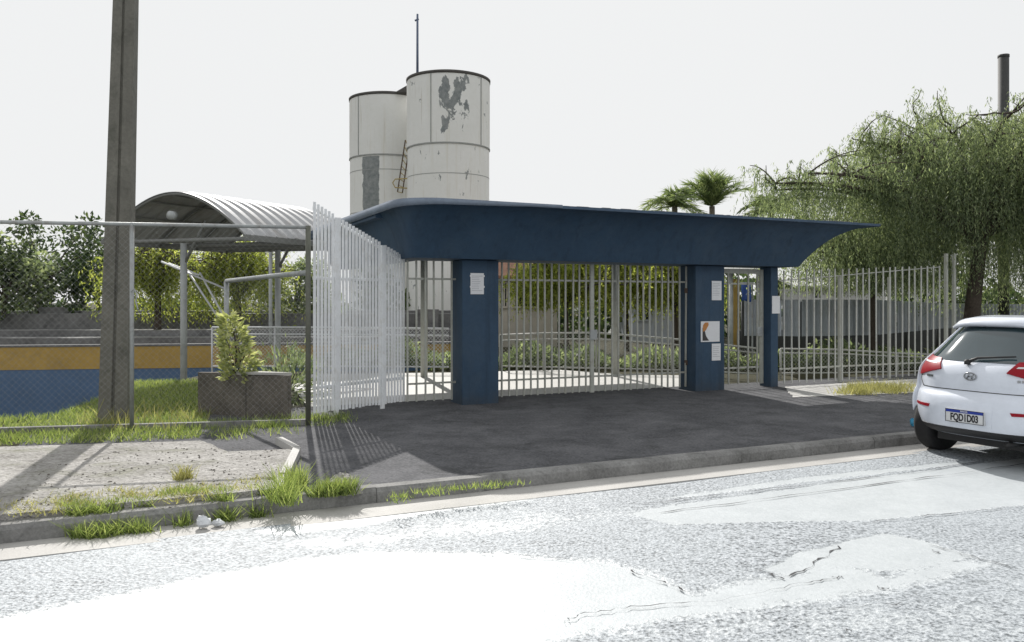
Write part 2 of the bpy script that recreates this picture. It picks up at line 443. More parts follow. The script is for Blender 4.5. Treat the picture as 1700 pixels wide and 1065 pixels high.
def road_mat():
    m, nt, b, out = new_mat('road_asphalt')
    v = geo_pos(nt)
    a = nt.nodes.new('ShaderNodeAttribute'); a.attribute_name = 'worn'
    big = noise(nt, v, .45, 6, .65, .5); mid_ = noise(nt, v, 3.0, 6, .7, .3); fine = noise(nt, v, 22, 3, .6); grit = noise(nt, v, 46, 2, .5)
    # the worn area breaks up into grains at its edge
    e = math_n(nt, 'ADD', math_n(nt, 'MULTIPLY', a.outputs['Fac'], 1.45), math_n(nt, 'ADD', math_n(nt, 'MULTIPLY', math_n(nt, 'ADD', fine, -.5), 1.3), math_n(nt, 'MULTIPLY', math_n(nt, 'ADD', mid_, -.5), 1.3)))
    w = ramp(nt, e, [(.42, 0.0), (.62, .45), (.85, 1.0)])
    g = math_n(nt, 'ADD', math_n(nt, 'MULTIPLY', grit, .6), math_n(nt, 'MULTIPLY', fine, .4))
    rough_c = ramp(nt, g, [(.39, (.06, .07, .078)), (.48, (.26, .285, .305)), (.60, (.44, .47, .50))])
    rough_c = mixc(nt, rough_c, (.42, .455, .48), ramp(nt, math_n(nt, 'ADD', math_n(nt, 'MULTIPLY', big, .6), math_n(nt, 'MULTIPLY', mid_, .4)), [(.42, 0.0), (.66, .6)]))
    smooth_c = ramp(nt, math_n(nt, 'ADD', math_n(nt, 'MULTIPLY', mid_, .6), math_n(nt, 'MULTIPLY', fine, .4)), [(.3, (.40, .43, .445)), (.7, (.53, .56, .575))])
    c = mixc(nt, rough_c, smooth_c, w)
    nt.links.new(c, b.inputs['Base Color'])
    r = mixc(nt, (.66, .66, .66), (.49, .49, .49), w)
    nt.links.new(r, b.inputs['Roughness'])
    b.inputs['Specular IOR Level'].default_value = .55
    hgt = math_n(nt, 'MULTIPLY', g, ramp(nt, w, [(0, 1.0), (1, .25)]))
    bump(nt, b, hgt, .9, .02)
    MATS['road_asphalt'] = m
road_mat()
road_o = struct(link('road', me, 'road_asphalt', None, True))
if me.polygons[0].normal.z < 0: me.flip_normals()
gut = MB().boxa(S(-40, 6.42, -0.2), U * 100, N * (KN - 6.42), Z * 0.075)
struct(gut.build('gutter', 'gutter_concrete'))
kerb = thing('kerb', S(0, KN, -0.13), None, None); kerb['kind'] = 'structure'
kst = MB()
kst.prism([(0, 0, -0.3), (0, 0.005, -0.035), (0, 0.03, 0.0), (0, 0.16, 0.0), (0, 0.16, -0.3)], (0.997, 0, 0))
kme = raw(kst, 'kerb_stone', 'kerb_concrete')
for i in range(-9, 30):
    inst('kerb_stone', kme, kerb, S(i, KN - 0.0 + random.uniform(-.006, .006), 0.004 + random.uniform(-.004, .004)), STREET_ROT + random.uniform(-.006, .006))

# smooth worn patches of the road, each a sheet on the rough asphalt
def sheet(pts, z, jitter=0.0, sub=5):
    q = []
    for i in range(len(pts)):
        a = Vector(pts[i]); b = Vector(pts[(i + 1) % len(pts)])
        for k in range(sub):
            p = a.lerp(b, k / sub)
            q.append(Vector((p.x + random.uniform(-jitter, jitter), p.y + random.uniform(-jitter, jitter), z)))
    return q
def patch(name, pix, z, mat, parent, jitter=0.02, sub=5):
    q = sheet([G(x, y, z) for x, y in pix], z, jitter, sub)
    m = MB().add(q, [tuple(range(len(q)))])
    me = bpy.data.meshes.new(name); me.from_pydata(m.v, [], m.f); me.update()
    if me.polygons[0].normal.z < 0: me.flip_normals()
    return link(name, me, mat, parent)
# cracks and seams
def seam(pix, w, z=-0.117, jit=0.02):
    pts = []
    P3 = [G(x, y, z) for x, y in pix]
    for i in range(len(P3) - 1):
        for k in range(8):
            pts.append(P3[i].lerp(P3[i + 1], k / 8))
    pts.append(P3[-1])
    L = []; Rr = []
    for i, p in enumerate(pts):
        t = (pts[min(i + 1, len(pts) - 1)] - pts[max(0, i - 1)]).normalized()
        s = Vector((-t.y, t.x, 0)); ww = w * random.uniform(-.25, .8) * 0.4; ww = max(ww, .0008)
        p = p + s * random.uniform(-jit, jit)
        L.append(p + s * ww); Rr.append(p - s * ww)
    m = MB(); m.grid([Rr, L])
    o = m.build('crack', 'road_seam', road_o)
    if o.data.polygons[0].normal.z < 0: o.data.flip_normals()
for pix, w in (([(1045, 946), (1095, 962), (1152, 985)], .035), ([(1255, 944), (1303, 960)], .03), ([(1312, 957), (1360, 930), (1395, 906)], .03),
               ([(1070, 835), (1250, 814), (1470, 789), (1640, 763)], .03), ([(1065, 853), (1250, 830), (1480, 800), (1700, 769), (1900, 745)], .035),
               ([(930, 1034), (960, 1019), (1060, 1004), (1200, 995), (1330, 968), (1390, 958)], .018), ([(1430, 867), (1560, 853), (1700, 838)], .025),
               ([(1540, 903), (1620, 925), (1700, 946)], .02), ([(640, 916), (830, 918), (1000, 932)], .015), ([(1360, 1012), (1500, 1000)], .018),
               ([(800, 915), (820, 918)], .03), ([(1380, 956), (1400, 958)], .05), ([(1455, 973), (1475, 977)], .05), ([(1405, 1046), (1418, 1047)], .06), ([(1545, 912), (1560, 917)], .05)):
    seam(pix, w)

# pavement
apr = MB(); apr.grid([[S(u, n, -0.004) for u in np.linspace(-1, 40, 42)] for n in np.linspace(KN + 0.15, 12.62, 8)])
struct(apr.build('driveway_apron', 'apron_asphalt'))
# raised pale concrete pavement on the left, its edge by the driveway
zw = 0.045
wl = [S(u_at(px_, KN + .165), KN + .165) for px_ in (-900, 0, 200, 330, 458)] + [G(472, 790, zw), G(490, 747, zw), G(478, 745, zw), G(378, 749, zw), G(348, 736, zw), G(335, 731, zw), G(0, 741, zw), G(-900, 770, zw)]  # notch in the back edge bares dark asphalt in place of cast shade
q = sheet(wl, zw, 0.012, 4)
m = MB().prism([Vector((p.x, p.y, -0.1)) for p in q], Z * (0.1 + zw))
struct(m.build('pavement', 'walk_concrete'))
eo = thing('pavement_edging', G(470, 790, 0), 'pale concrete edging strip where the left pavement drops to the driveway', 'edging')
for (a, b) in ((G(463, 729, .05), G(492, 745, .05)), (G(493, 746, .05), G(472, 790, .05)), (G(471.5, 791, .05), G(458, 815, .05))):
    t = (b - a).normalized(); s = Vector((-t.y, t.x, 0))
    MB().boxa(a - s * 0.04 - Z * 0.1, (b - a) * 0.985, s * 0.08, Z * 0.125).build('edge_stone', 'gutter_concrete', eo)
# second piece of pale pavement left standing between driveway and kerb
q = sheet([G(530, 816, 0), G(545, 806, 0), G(566, 797, 0), G(588, 802, 0), G(606, 813, 0), G(570, 817.5, 0)], 0, .02, 3)
cq = sum(q, Vector()) / len(q)
q1 = [p.lerp(cq, random.uniform(.25, .4)) + Z * random.uniform(.05, .075) for p in q]
q2 = [p.lerp(cq, random.uniform(.6, .8)) + Z * random.uniform(.085, .12) for p in q]
m = MB(); n_ = len(q)
m.add([p - Z * .03 for p in q] + q1 + q2 + [cq + Z * .125], [(i, (i + 1) % n_, n_ + (i + 1) % n_, n_ + i) for i in range(n_)] + [(n_ + i, n_ + (i + 1) % n_, 2 * n_ + (i + 1) % n_, 2 * n_ + i) for i in range(n_)] + [(2 * n_ + i, 2 * n_ + (i + 1) % n_, 3 * n_) for i in range(n_)])
o = m.build('broken_pavement', 'walk_concrete')
tag(o, 'small broken wedge of pale pavement by the kerb at the driveway mouth', 'rubble')
# sunlit concrete strip along the bar fence on the right
q = sheet([S(10.15, 10.35), S(11.2, 10.15), S(13, 9.9), S(16, 9.6), S(24, 9.6), S(24, 11.7), S(11.3, 11.7), S(10.6, 10.9)], 0.002, .03, 5)
m = MB().add([Vector((p.x, p.y, .002)) for p in q], [tuple(range(len(q)))])
struct(m.build('footpath', 'strip_concrete'))
# the paved yard behind the gate
yp = [S(3.6, 12.6), S(9.8, 12.6), G(1140, 622.5), G(1060, 622), G(1000, 619), G(930, 613.5), G(860, 615), G(760, 618), G(640, 619), G(500, 621), G(484, 640), S(2.6, 12.6)]
m = MB().add([Vector((p.x, p.y, 0.0)) for p in yp], [tuple(range(len(yp)))])
o = struct(m.build('yard', 'yard_concrete'))
for ob in bpy.data.objects:
    if ob.type == 'MESH' and ob.name in ('footpath', 'yard') and ob.data.polygons[0].normal.z < 0: ob.data.flip_normals()

# ================================================================== ENTRANCE CANOPY
HT, HB = 3.05, 2.25                                     # top edge and beam bottom
cu0, cu1, cn0, cn1 = 3.55, 12.9, 10.9, 17.4
bu0, bu1, bn0, bn1 = 3.9, 11.55, 11.6, 12.45
can = thing('entrance_canopy', S(7.5, 12, 0), 'dark blue concrete entrance canopy with flared wing edges on blue columns', 'canopy')
K = 14
def ring(u0, u1, n0, n1, z, r, nl=None):
    q = []; nl = nl or n1
    for k in range(7): q.append(S(u0, nl + (n0 + r - nl) * k / 6, z))
    for k in range(1, 9):
        a = math.pi / 2 * k / 8; q.append(S(u0 + r - r * math.cos(a), n0 + r - r * math.sin(a), z))
    for k in range(1, 33): q.append(S(u0 + r + (u1 - u0 - r - .03) * k / 32, n0, z))
    for k in range(1, 7): q.append(S(u1 - .03 + .03 * k / 6, n0 + .03 * k / 6, z))
    for k in range(1, 7): q.append(S(u1, n0 + .03 + (n1 - n0 - .03) * k / 6, z))
    return q
rows = []
for k in range(K + 1):
    t = k / K
    z = HB + (HT - 0.045 - HB) * (1 - (1 - t) ** 2.3)
    rows.append(ring(bu0 + (cu0 - bu0) * t, bu1 + (cu1 - bu1) * t, bn0 + (cn0 - bn0) * t, bn1, z, .12 + .5 * t, 16.6))
MB().grid(rows).build('flared_soffit', 'blue_paint', can, True)
MB().sbox(bu0 + .05, bu1 - .01, bn0 + 0.06, bn1, HB + 0.003, HB + 0.6).build('beam', 'blue_paint', can)
MB().sbox(bu0 + .03, bu0 + .4, bn1 + .003, 16.6, HB + .002, HT - .163).build('edge_beam', 'blue_paint', can)
q = ring(bu0, bu1, bn0, bn1, HB, .12)
MB().prism(q, Z * .012).build('beam_underside', 'blue_paint', can)
MB().sbox(cu0 + .03, 9.9, bn1 - 0.1, cn1 - .002, HT - 0.16, HT - 0.078).build('ceiling_slab', 'blue_paint', can)
q = ring(cu0, cu1, cn0, bn1, HT - .043, .62)
MB().prism(q, Z * .043).build('roof_edge', 'blue_edge', can)
MB().sbox(cu0 + .02, 9.9, bn1 + .002, cn1, HT - 0.075, HT - .003).build('roof_slab', 'blue_edge', can)
# rim coloured lighter for the sky light on it, thickening towards the left end
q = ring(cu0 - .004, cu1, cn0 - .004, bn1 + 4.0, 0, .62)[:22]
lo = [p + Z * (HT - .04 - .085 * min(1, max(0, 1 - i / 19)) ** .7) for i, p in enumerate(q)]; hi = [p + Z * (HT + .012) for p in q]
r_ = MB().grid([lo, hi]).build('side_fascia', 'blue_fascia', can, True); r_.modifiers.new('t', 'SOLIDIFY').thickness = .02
for (u0, u1, n0, n1) in ((4.8, 5.42, 11.8, 12.3), (9.28, 9.93, 11.8, 12.3), (11.03, 11.26 - .05, 11.8, 12.1)):
    m = MB().sbox(u0, u1, n0, n1, -0.05, HB - 0.006)
    c = m.build('column', 'blue_paint', can)
    bv = c.modifiers.new('bevel', 'BEVEL'); bv.width = 0.012; bv.segments = 2
    if u1 - u0 > 0.4:                                  # haunch where the column meets the beam
        MB().prism([S(u0 - .04, n0 - .004, HB), S(u0 - .04, n0 - .004, HB + .12), S(u0 - .04, n0 - .3, HB + .34), S(u0 - .04, n0 - .1, HB + .12)], U * (u1 - u0 + .08)).build('haunch', 'blue_paint', can)
for px, d in ((704, 17.4), (1021, 17.6)):
    m = MB().tube([P(px, 500, d) * Vector((1, 1, 0)) if False else Vector((P(px, 500, d).x, d, -0.05)), Vector((P(px, 500, d).x, d, HT - 0.16))], 0.075, 12)
    m.build('rear_post', 'bar_grey', can, True)
m = MB()
for k in range(40):                                     # rain-worn edge lumps along the top
    u = cu0 + (cu1 - cu0) * (k + random.random()) / 40
    u = max(u, cu0 + .7); m.sbox(u, u + random.uniform(.06, .2), cn0 + .03, cn0 + .14, HT, HT + random.uniform(.004, .014))
m.build('roof_gravel', 'kerb_concrete', can)['kind'] = 'stuff'

# notices
def notice(name, px0, px1, py0, py1, n, label, cat='notice', t=0.006, mat='paper', tape=False):
    u0, u1 = u_at(px0, n), u_at(px1, n)
    def zz(px, py):
        dx = (px - CX) / F; d = n / (UX - UY * dx); return CZ - (py - HY) / F * d
    z1, z0 = zz((px0 + px1) / 2, py0), zz((px0 + px1) / 2, py1)
    o = thing(name, S((u0 + u1) / 2, n, z0), label, cat)
    MB().sbox(u0, u1, n - t, n - .001, z0, z1).build('sheet', mat, o)
    return o, u0, u1, z0, z1
o, u0, u1, z0, z1 = notice('paper_notice', 781, 803, 453, 488, 11.797, 'white paper notice taped on the widest left blue column')
for k in range(9): MB().sbox(u0 + .02, u0 + .02 + (u1 - u0 - .04) * random.uniform(.6, 1), 11.7885, 11.7905, z1 - .05 - k * .028, z1 - .043 - k * .028).build('print_line', 'paper_ink', o)
for uu in (u0 - .012, u1 - .012):
    for zz_ in (z1 - .06, z0 + .1): MB().sbox(uu, uu + .024, 11.787, 11.79, zz_, zz_ + .03).build('tape', 'paper', o)
o, u0, u1, z0, z1 = notice('paper_notice', 1181.5, 1197.5, 466, 498, 11.797, 'upper white paper notice on the middle blue column')
for k in range(8): MB().sbox(u0 + .02, u0 + .02 + (u1 - u0 - .04) * random.uniform(.6, 1), 11.7885, 11.7905, z1 - .05 - k * .03, z1 - .043 - k * .03).build('print_line', 'paper_ink', o)
o, u0, u1, z0, z1 = notice('poster_sign', 1163, 1194, 533, 567, 11.797, 'square poster with an orange figure and white panel on the middle blue column', 'poster', 0.012)
w = u1 - u0; h = z1 - z0
q = lambda a, b, y=11.7835: S(u0 + a * w, y, z0 + b * h)
MB().prism([q(.08, .06), q(.42, .06), q(.26, .3), q(.2, .55), q(.08, .7)], N * -.002).build('dark_figure', 'sign_dark', o)
MB().prism([q(.1, .5, 11.782), q(.24, .55, 11.782), q(.4, .82, 11.782), q(.38, .95, 11.782), q(.2, .94, 11.782), q(.1, .8, 11.782)], N * -.002).build('orange_figure', 'sign_orange', o)
o, u0, u1, z0, z1 = notice('paper_notice', 1181.5, 1196, 570, 598, 11.797, 'lower white paper notice below the poster on the middle blue column')
for k in range(6): MB().sbox(u0 + .02, u0 + .02 + (u1 - u0 - .04) * random.uniform(.6, 1), 11.7885, 11.7905, z1 - .06 - k * .035, z1 - .053 - k * .035).build('print_line', 'paper_ink', o)
notice('paper_notice', 1281.5, 1294.5, 491, 520, 11.797, 'white paper notice on the slender right blue column')

# ================================================================== GATES AND BAR FENCES
bar = MB().box(-.0125, .0125, -.0125, .0125, 0, 1)
bar_me = raw(bar, 'bar', 'bar_grey')
barf_me = raw(MB().box(-.0105, .0105, -.0105, .0105, 0, 1), 'bar', 'bar_fence')
barw_me = raw(MB().box(-.0215, .0215, -.005, .005, 0, 1), 'bar', 'bar_white')
def bars(o, me, a, b, count, z0, z1, rot, wob=0.004, z1b=None):
    for i in range(count):
        t = i / (count - 1)
        p = a.lerp(b, t); zt = z1 if z1b is None else z1 + (z1b - z1) * t
        zb = z0 + random.uniform(-.006, .006)
        b_ = inst('bar', me, o, (p.x + random.uniform(-wob, wob), p.y, zb), rot, (1, 1, zt - zb + random.uniform(-wob, wob)))
        b_.rotation_euler = (random.gauss(0, .0025), random.gauss(0, .0035), rot)
def rail(o, a, b, z, h=.03, t=.02, mat='bar_grey', name='rail', off=0.0):
    d = (b - a).normalized(); s = Vector((-d.y, d.x, 0))
    a = a + s * off; b = b + s * off
    return MB().boxa(Vector((a.x, a.y, z - h / 2)) - s * t / 2, b - a, s * t, Z * h).build(name, mat, o)

# open gate leaf with a sloping top, left of the canopy
A = S(2.42, 11.3); B = S(3.95, 12.1)
g = thing('gate_leaf', A, 'white steel gate leaf with dense bars and sloping top left of the canopy', 'gate')
ang = math.atan2((B - A).y, (B - A).x)
NBL = 28
for i in range(NBL):
    t = i / (NBL - 1); p = A.lerp(B, t)
    zt = 2.96 + (2.3 - 2.96) * (t ** 0.97); zb = 0.07 + random.uniform(-.01, .01)
    if i in (6, 20):
        wide = MB().box(-.03, .03, -.02, .02, 0, 1)
        inst('stile', raw(wide, 'stile', 'bar_white'), g, (p.x, p.y, zb - .06), ang, (1, 1, zt - zb + .03))
    else:
        inst('bar', barw_me, g, (p.x, p.y, zb), ang, (1, 1, zt - zb))
rail(g, A, B, 0.42, .045, .03, 'bar_white', off=.03)
rail(g, A, B, 1.92, .045, .03, 'bar_white', off=.03)
d = (B - A); s = Vector((-d.y, d.x, 0)).normalized()
MB().boxa(Vector((A.x, A.y, 2.86)) + s * .02, Vector((d.x, d.y, -.66)), s * .02, Z * .04).build('top_rail', 'bar_white', g)
# fixed bars between leaf and the left column
a = S(4.0, 12.05); b = S(4.72, 12.05)
g = thing('side_fence', a, 'narrow row of pale bars between the open leaf and the left column', 'fence')
bars(g, bar_me, a, b, 6, 0.06, 2.236, STREET_ROT)
rail(g, a, S(4.798, 12.05), .33, off=.024); rail(g, a, S(4.798, 12.05), 1.95, off=.024)
# big driveway gate
a = S(5.46, 12.05); b = S(9.25, 12.05)
g = thing('driveway_gate', a, 'wide driveway gate of vertical pale bars between the two thick blue columns', 'gate')
bars(g, bar_me, a, b, 30, 0.06, 2.23, STREET_ROT)
rail(g, a, b, .32, off=.024); rail(g, a, b, 1.95, off=.024)
mid = S(7.28, 12.05)
inst('stile', raw(MB().box(-.035, .035, -.02, .02, 0, 1), 'stile', 'bar_grey'), g, (mid.x, mid.y, .05), STREET_ROT, (1, 1, 2.18))
for zz_ in (.45, 1.75):
    MB().sbox(5.421, 5.47, 12.03, 12.07, zz_, zz_ + .09).build('hinge', 'rust', g)
    MB().sbox(9.24, 9.279, 12.03, 12.07, zz_, zz_ + .09).build('hinge', 'rust', g)
MB().sbox(7.22, 7.36, 12.0, 12.028, .95, 1.12).build('lock_box', 'galv', g)
# pedestrian gate
a = S(9.97, 12.0); b = S(10.98, 12.0)
g = thing('pedestrian_gate', a, 'narrow pedestrian gate of pale bars between the middle and slender columns', 'gate')
bars(g, bar_me, a, b - U * .1, 5, 0.06, 2.2, STREET_ROT)
inst('stile', raw(MB().box(-.035, .035, -.02, .02, 0, 1), 'stile', 'bar_grey'), g, (b.x, b.y, .05), STREET_ROT, (1, 1, 2.15))
rail(g, a, b, .36, off=.024); rail(g, a, b, 1.93, off=.024)
MB().sbox(9.96, 11.0, 11.99, 12.03, 2.12, 2.2).build('top_rail', 'bar_grey', g)
MB().sbox(10.84, 10.97, 11.95, 11.978, .95, 1.12).build('lock_box', 'galv', g)
# bar fence to the right
a = S(11.36, 11.8); b = S(15.7, 11.8)
g = thing('bar_fence', a, 'tall pale bar fence running right from the canopy to the tree', 'fence')
bars(g, barf_me, a, b, 24, 0.05, 2.18, STREET_ROT, z1b=2.36)
rail(g, a - U * .1, b, .32, off=.024)
MB().boxa(S(11.26, 11.82, 1.98), U * 4.44 + Z * .34, N * .015, Z * .018).build('rail', 'bar_grey', g)
for uu in (15.9, 16.15):
    p = S(uu, 11.8)
    inst('post', raw(MB().box(-.03, .03, -.03, .03, 0, 1), 'post', 'bar_grey'), g, (p.x, p.y, 0), STREET_ROT, (1, 1, 2.62))
for uu in (12.9, 14.3):
    p = S(uu, 11.9)
    inst('post', raw(MB().box(-.025, .025, -.025, .025, 0, 1), 'post', 'bar_grey'), g, (p.x, p.y, 0), STREET_ROT, (1, 1, 2.1))

# ================================================================== CHAIN-LINK FENCE, LEFT
FA = Vector((-9.6, 9.24, 0)); FB = Vector((-2.64, 10.65, 0))
fd = (FB - FA).normalized(); FT = 2.56
fz = thing('chain_link_fence', FA, 'galvanised chain-link fence with a top pipe across the left side', 'fence')
MB().tube([FA + Z * FT, FB + Z * FT], .024, 10).build('top_pipe', 'galv', fz, True)
MB().boxa(FA + Vector((0, 0.0, -.06)), FB - FA, Vector((-fd.y, fd.x, 0)) * .09, Z * .13).build('footing', 'kerb_concrete', fz)
for t, r, mt in ((1.0, .034, 'olive_post'), (0.70, .026, 'galv'), (0.05, .03, 'galv')):
    p = FA.lerp(FB, t)
    MB().tube([p + Z * -.05, p + Z * (FT + .02)], r, 10).build('post', mt, fz, True)
def chainlink(a, b, z0, z1, step, w):
    a = Vector(a); b = Vector(b); L = (b - a).length; dirv = (b - a) / L; H = z1 - z0
    nrm = Vector((-dirv.y, dirv.x, 0)); m = MB()
    for sgn in (1, -1):
        x = -H
        while x < L + H:
            x0, x1 = x, x + sgn * H
            zz0, zz1 = z0, z1
            pts = []
            # clip to 0..L
            def at(t): return x0 + (x1 - x0) * t, zz0 + (zz1 - zz0) * t
            t0, t1 = 0.0, 1.0
            dx = x1 - x0
            ta, tb = (0 - x0) / dx, (L - x0) / dx
            lo, hi = min(ta, tb), max(ta, tb)
            t0, t1 = max(t0, lo), min(t1, hi)
            if t1 - t0 > 0.01:
                (p0, q0), (p1, q1) = at(t0), at(t1)
                s = Vector((dirv.x * -sgn, dirv.y * -sgn, 1)).normalized() * w
                s = (dirv * (-sgn) + Z).normalized() * w
                A0 = a + dirv * p0 + Z * q0; B0 = a + dirv * p1 + Z * q1
                off = nrm * (w * sgn)
                m.add([A0 - s + off, B0 - s + off, B0 + s + off, A0 + s + off], [(0, 1, 2, 3)])
            x += step
    return m
chainlink(FA, FB, 0.06, FT, .08, .0007).build('wire_mesh', 'galv', fz)['kind'] = 'stuff'
# wire tie on the thin post
p = FA.lerp(FB, 0.70)
MB().tube([p + Vector((0, -.03, 1.72)), p + Vector((.05, -.05, 1.75)), p + Vector((.09, -.05, 1.68)), p + Vector((.07, -.05, 1.6)), p + Vector((.1, -.05, 1.5))], .008, 6).build('wire_tie', 'galv', fz)

# inner mesh frame running back from the dark post
a = P(376, 466, 14.0); b = P(512, 452, 10.75)
o = thing('mesh_frame', (a.x, a.y, 0), 'pale pipe frame with wire mesh standing behind the planter', 'fence')
MB().tube([Vector((a.x, a.y, -.05)), a], .042, 10).build('post', 'galv', o, True)
MB().tube([a, b], .036, 10).build('top_pipe', 'galv', o, True)
chainlink(Vector((a.x, a.y, 0)), Vector((b.x, b.y, 0)), .05, 1.95, 0.08, .0007).build('wire_mesh', 'galv', o)['kind'] = 'stuff'

# ================================================================== UTILITY POLE
def pole():
    base = P(191, 500, 11.0); base.z = 0
    o = thing('utility_pole', base, 'tall tapered grey concrete utility pole behind the chain-link fence', 'utility pole')
    H = 9.2; m = MB(); rows = []
    for k in range(19):
        t = k / 18; z = -0.2 + (H + .2) * t
        w = 0.178 - 0.075 * t; dep = 0.16 - 0.05 * t; gr = 0.035 - .012 * t   # flanges with a groove
        cx = base.x + 0.026 * z; cy = base.y
        c, s = math.cos(.22), math.sin(.22)
        prof = [(-w, -dep), (-w * .12, -dep), (-w * .04, -dep + gr), (w * .06, -dep + gr), (w * .14, -dep), (w, -dep * .96), (w, dep), (-w, dep)]
        rows.append([Vector((cx + x * c - y * s, cy + x * s + y * c, z)) for x, y in prof])
    n = 8
    vs = [p for r in rows for p in r]
    fs = [(i * n + j, i * n + (j + 1) % n, (i + 1) * n + (j + 1) % n, (i + 1) * n + j) for i in range(18) for j in range(n)]
    fs += [tuple(18 * n + j for j in range(n))]
    MB().add(vs, fs).build('shaft', 'pole_concrete', o)
pole()

# ================================================================== PLANTER, WALL, BLEACHERS
pc = G(408, 692); pc.z = 0
o = thing('concrete_planter', pc, 'weathered square concrete planter behind the chain-link fence', 'planter')
pa, pb = Vector((0.62, -0.08, 0)), Vector((-.78, .42, 0))
def pl(a, b, z): return pc + pa * a + pb * b + Z * z
hh = .585
v0 = pl(0, 0, -.05)
for (s_, e_, nm) in (((0, 0), (1.0, 0), 0), ((1.0, 0), (1.0, 1), 1), ((1.0, 1), (0, 1), 2), ((0, 1), (0, 0), 3)):
    a_, b_ = pl(*s_, -.05), pl(*e_, -.05)
    dd = (b_ - a_); nn = Vector((-dd.y, dd.x, 0)).normalized() * .09
    k = 1
    for i in range(k):
        st = a_ + dd * (i / k + .012); en = dd * (1 / k - .02)
        MB().boxa(st + nn * random.uniform(-.03, .06), en, nn, Z * (hh + .05 + random.uniform(-.012, .006))).build('slab', 'planter_concrete', o)
MB().prism([pl(.06, .06, .45), pl(.94, .06, .45), pl(.94, .94, .45), pl(.06, .94, .45)], Z * .09).build('soil', 'soil', o)
MB().prism([pl(-.02, -.02, hh + .003), pl(1.04, -.03, hh + .003), pl(1.03, .22, hh + .003), pl(.8, .6, hh + .003), pl(.3, .25, hh + .003), pl(-.01, .2, hh + .003)], Z * .035).build('lit_top', 'gutter_concrete', o)  # pale piece that paints sunlight onto the planter's top

w0 = P(-140, 575, 20.6); w1 = P(760, 563, 22.8)
zt = .43
o = thing('painted_wall', (w0.x, w0.y, -1.4), 'low court wall painted blue below and ochre yellow above', 'wall')
wd = Vector((w1.x - w0.x, w1.y - w0.y, 0)); wn_ = Vector((-wd.y, wd.x, 0)).normalized()
MB().boxa((w0.x, w0.y, -1.5), wd, wn_ * .2, Z * (1.5 - .15)).build('blue_band', 'wall_blue', o)
MB().boxa(Vector((w0.x, w0.y, -.148)) - wn_ * .012, wd, wn_ * .22, Z * (zt + .148)).build('yellow_band', 'yellow_paint', o)
MB().boxa(Vector((w0.x, w0.y, zt + .002)) - wn_ * .03, wd, wn_ * .27, Z * .05).build('coping', 'bleacher', o)

o = thing('bleachers', P(80, 560, 25), 'grey concrete bleacher steps behind the painted court wall', 'bleachers')
for i, (py0, py1, d) in enumerate(((573, 562, 24.0), (563, 549, 25.2), (552, 521, 27.0), (545, 516, 29.5))):
    zt_ = CZ - (py1 - HY) / F * d
    a_ = P(-260, 500, d); b_ = P(760, 500, d + 1.2)
    dd = Vector((b_.x - a_.x, b_.y - a_.y, 0)); nn = Vector((-dd.y, dd.x, 0)).normalized()
    MB().boxa((a_.x, a_.y, -1.4), dd, nn * 1.15, Z * (zt_ + 1.4)).build('step', 'bleacher', o)
for i in range(12):
    d = 28.0; p = P(10 + i * 62 + random.uniform(-8, 8), 500, d)
    m = MB().boxa((p.x, p.y - .05, .6), (random.uniform(.5, .9), .02, 0), (0, .3, 0), Z * random.uniform(.4, .9))
    m.build('buttress', 'bleacher', o)

# ================================================================== COVERED WALKWAY
wdir = Vector((math.sin(R(29)), math.cos(R(29)), 0)); wside = Vector((math.cos(R(18)), -math.sin(R(18)), 0))
W0 = P(305, 500, 17.0); W0.z = 0
o = thing('covered_walkway', W0, 'covered walkway with arched corrugated metal roof on pale posts', 'shelter')
NA = 44; width = 3.5; eave = 2.9; rise = 0.92
def arch(t):
    s = (t - .44) * width
    x = (t - .5) * 2
    z = eave + rise * (math.cos(x * math.pi / 2) ** 0.9 if abs(x) < 1 else 0)
    return s, z
rows = []
LEN = 3.3
nseg = 44
for j in range(nseg + 1):
    y = -0.5 + LEN * j / nseg
    cz = 0.017 * (1 if (j // 2) % 2 else -1)
    rows.append([W0 + wside * arch(i / NA)[0] + wdir * y + Z * (arch(i / NA)[1] + cz) for i in range(NA + 1)])
rf = MB().grid(rows).build('corrugated_roof', 'roof_metal', o)
sm = rf.modifiers.new('thick', 'SOLIDIFY'); sm.thickness = .012
for y in (-.46, .9, 1.9, 2.75):                           # arched frames
    pts = [W0 + wside * arch(i / NA)[0] + wdir * y + Z * (arch(i / NA)[1] - .06) for i in range(NA + 1)]
    MB().tube(pts, .032, 8).build('arch_rib', 'roof_frame', o, True)
    a_ = pts[0] + Z * -.02; b_ = pts[-1] + Z * -.02
    MB().tube([a_, b_], .045, 8).build('tie_beam', 'roof_frame', o, True)
for sgn in (0, NA):
    p = W0 + wside * arch(sgn / NA)[0]
    MB().boxa(p + wdir * -.5 + Z * (eave - .12) - wside * .03, wdir * LEN, wside * .06, Z * .12).build('edge_beam', 'roof_frame', o)
for k in (8, 15, 22, 29, 36):                            # purlins under the roof
    MB().tube([W0 + wside * arch(k / NA)[0] + wdir * -.45 + Z * (arch(k / NA)[1] - .09), W0 + wside * arch(k / NA)[0] + wdir * 2.75 + Z * (arch(k / NA)[1] - .09)], .022, 6).build('purlin', 'roof_frame', o)
for y in (0.0, 2.65):
    p = W0 + wdir * y
    MB().tube([p + Z * -.6, p + Z * (eave - .1)], .068, 12).build('post', 'walk_post', o, True)
    MB().tube([p + Z * (eave - .55), p + wside * .55 + wdir * -.0 + Z * (eave + .35)], .035, 8).build('brace', 'roof_frame', o, True)
lp = W0 + wside * .25 + wdir * -.47 + Z * (eave + .42)
MB().tube([lp, lp - wdir * .12], .09, 12).build('lamp', 'walk_post', o, True)

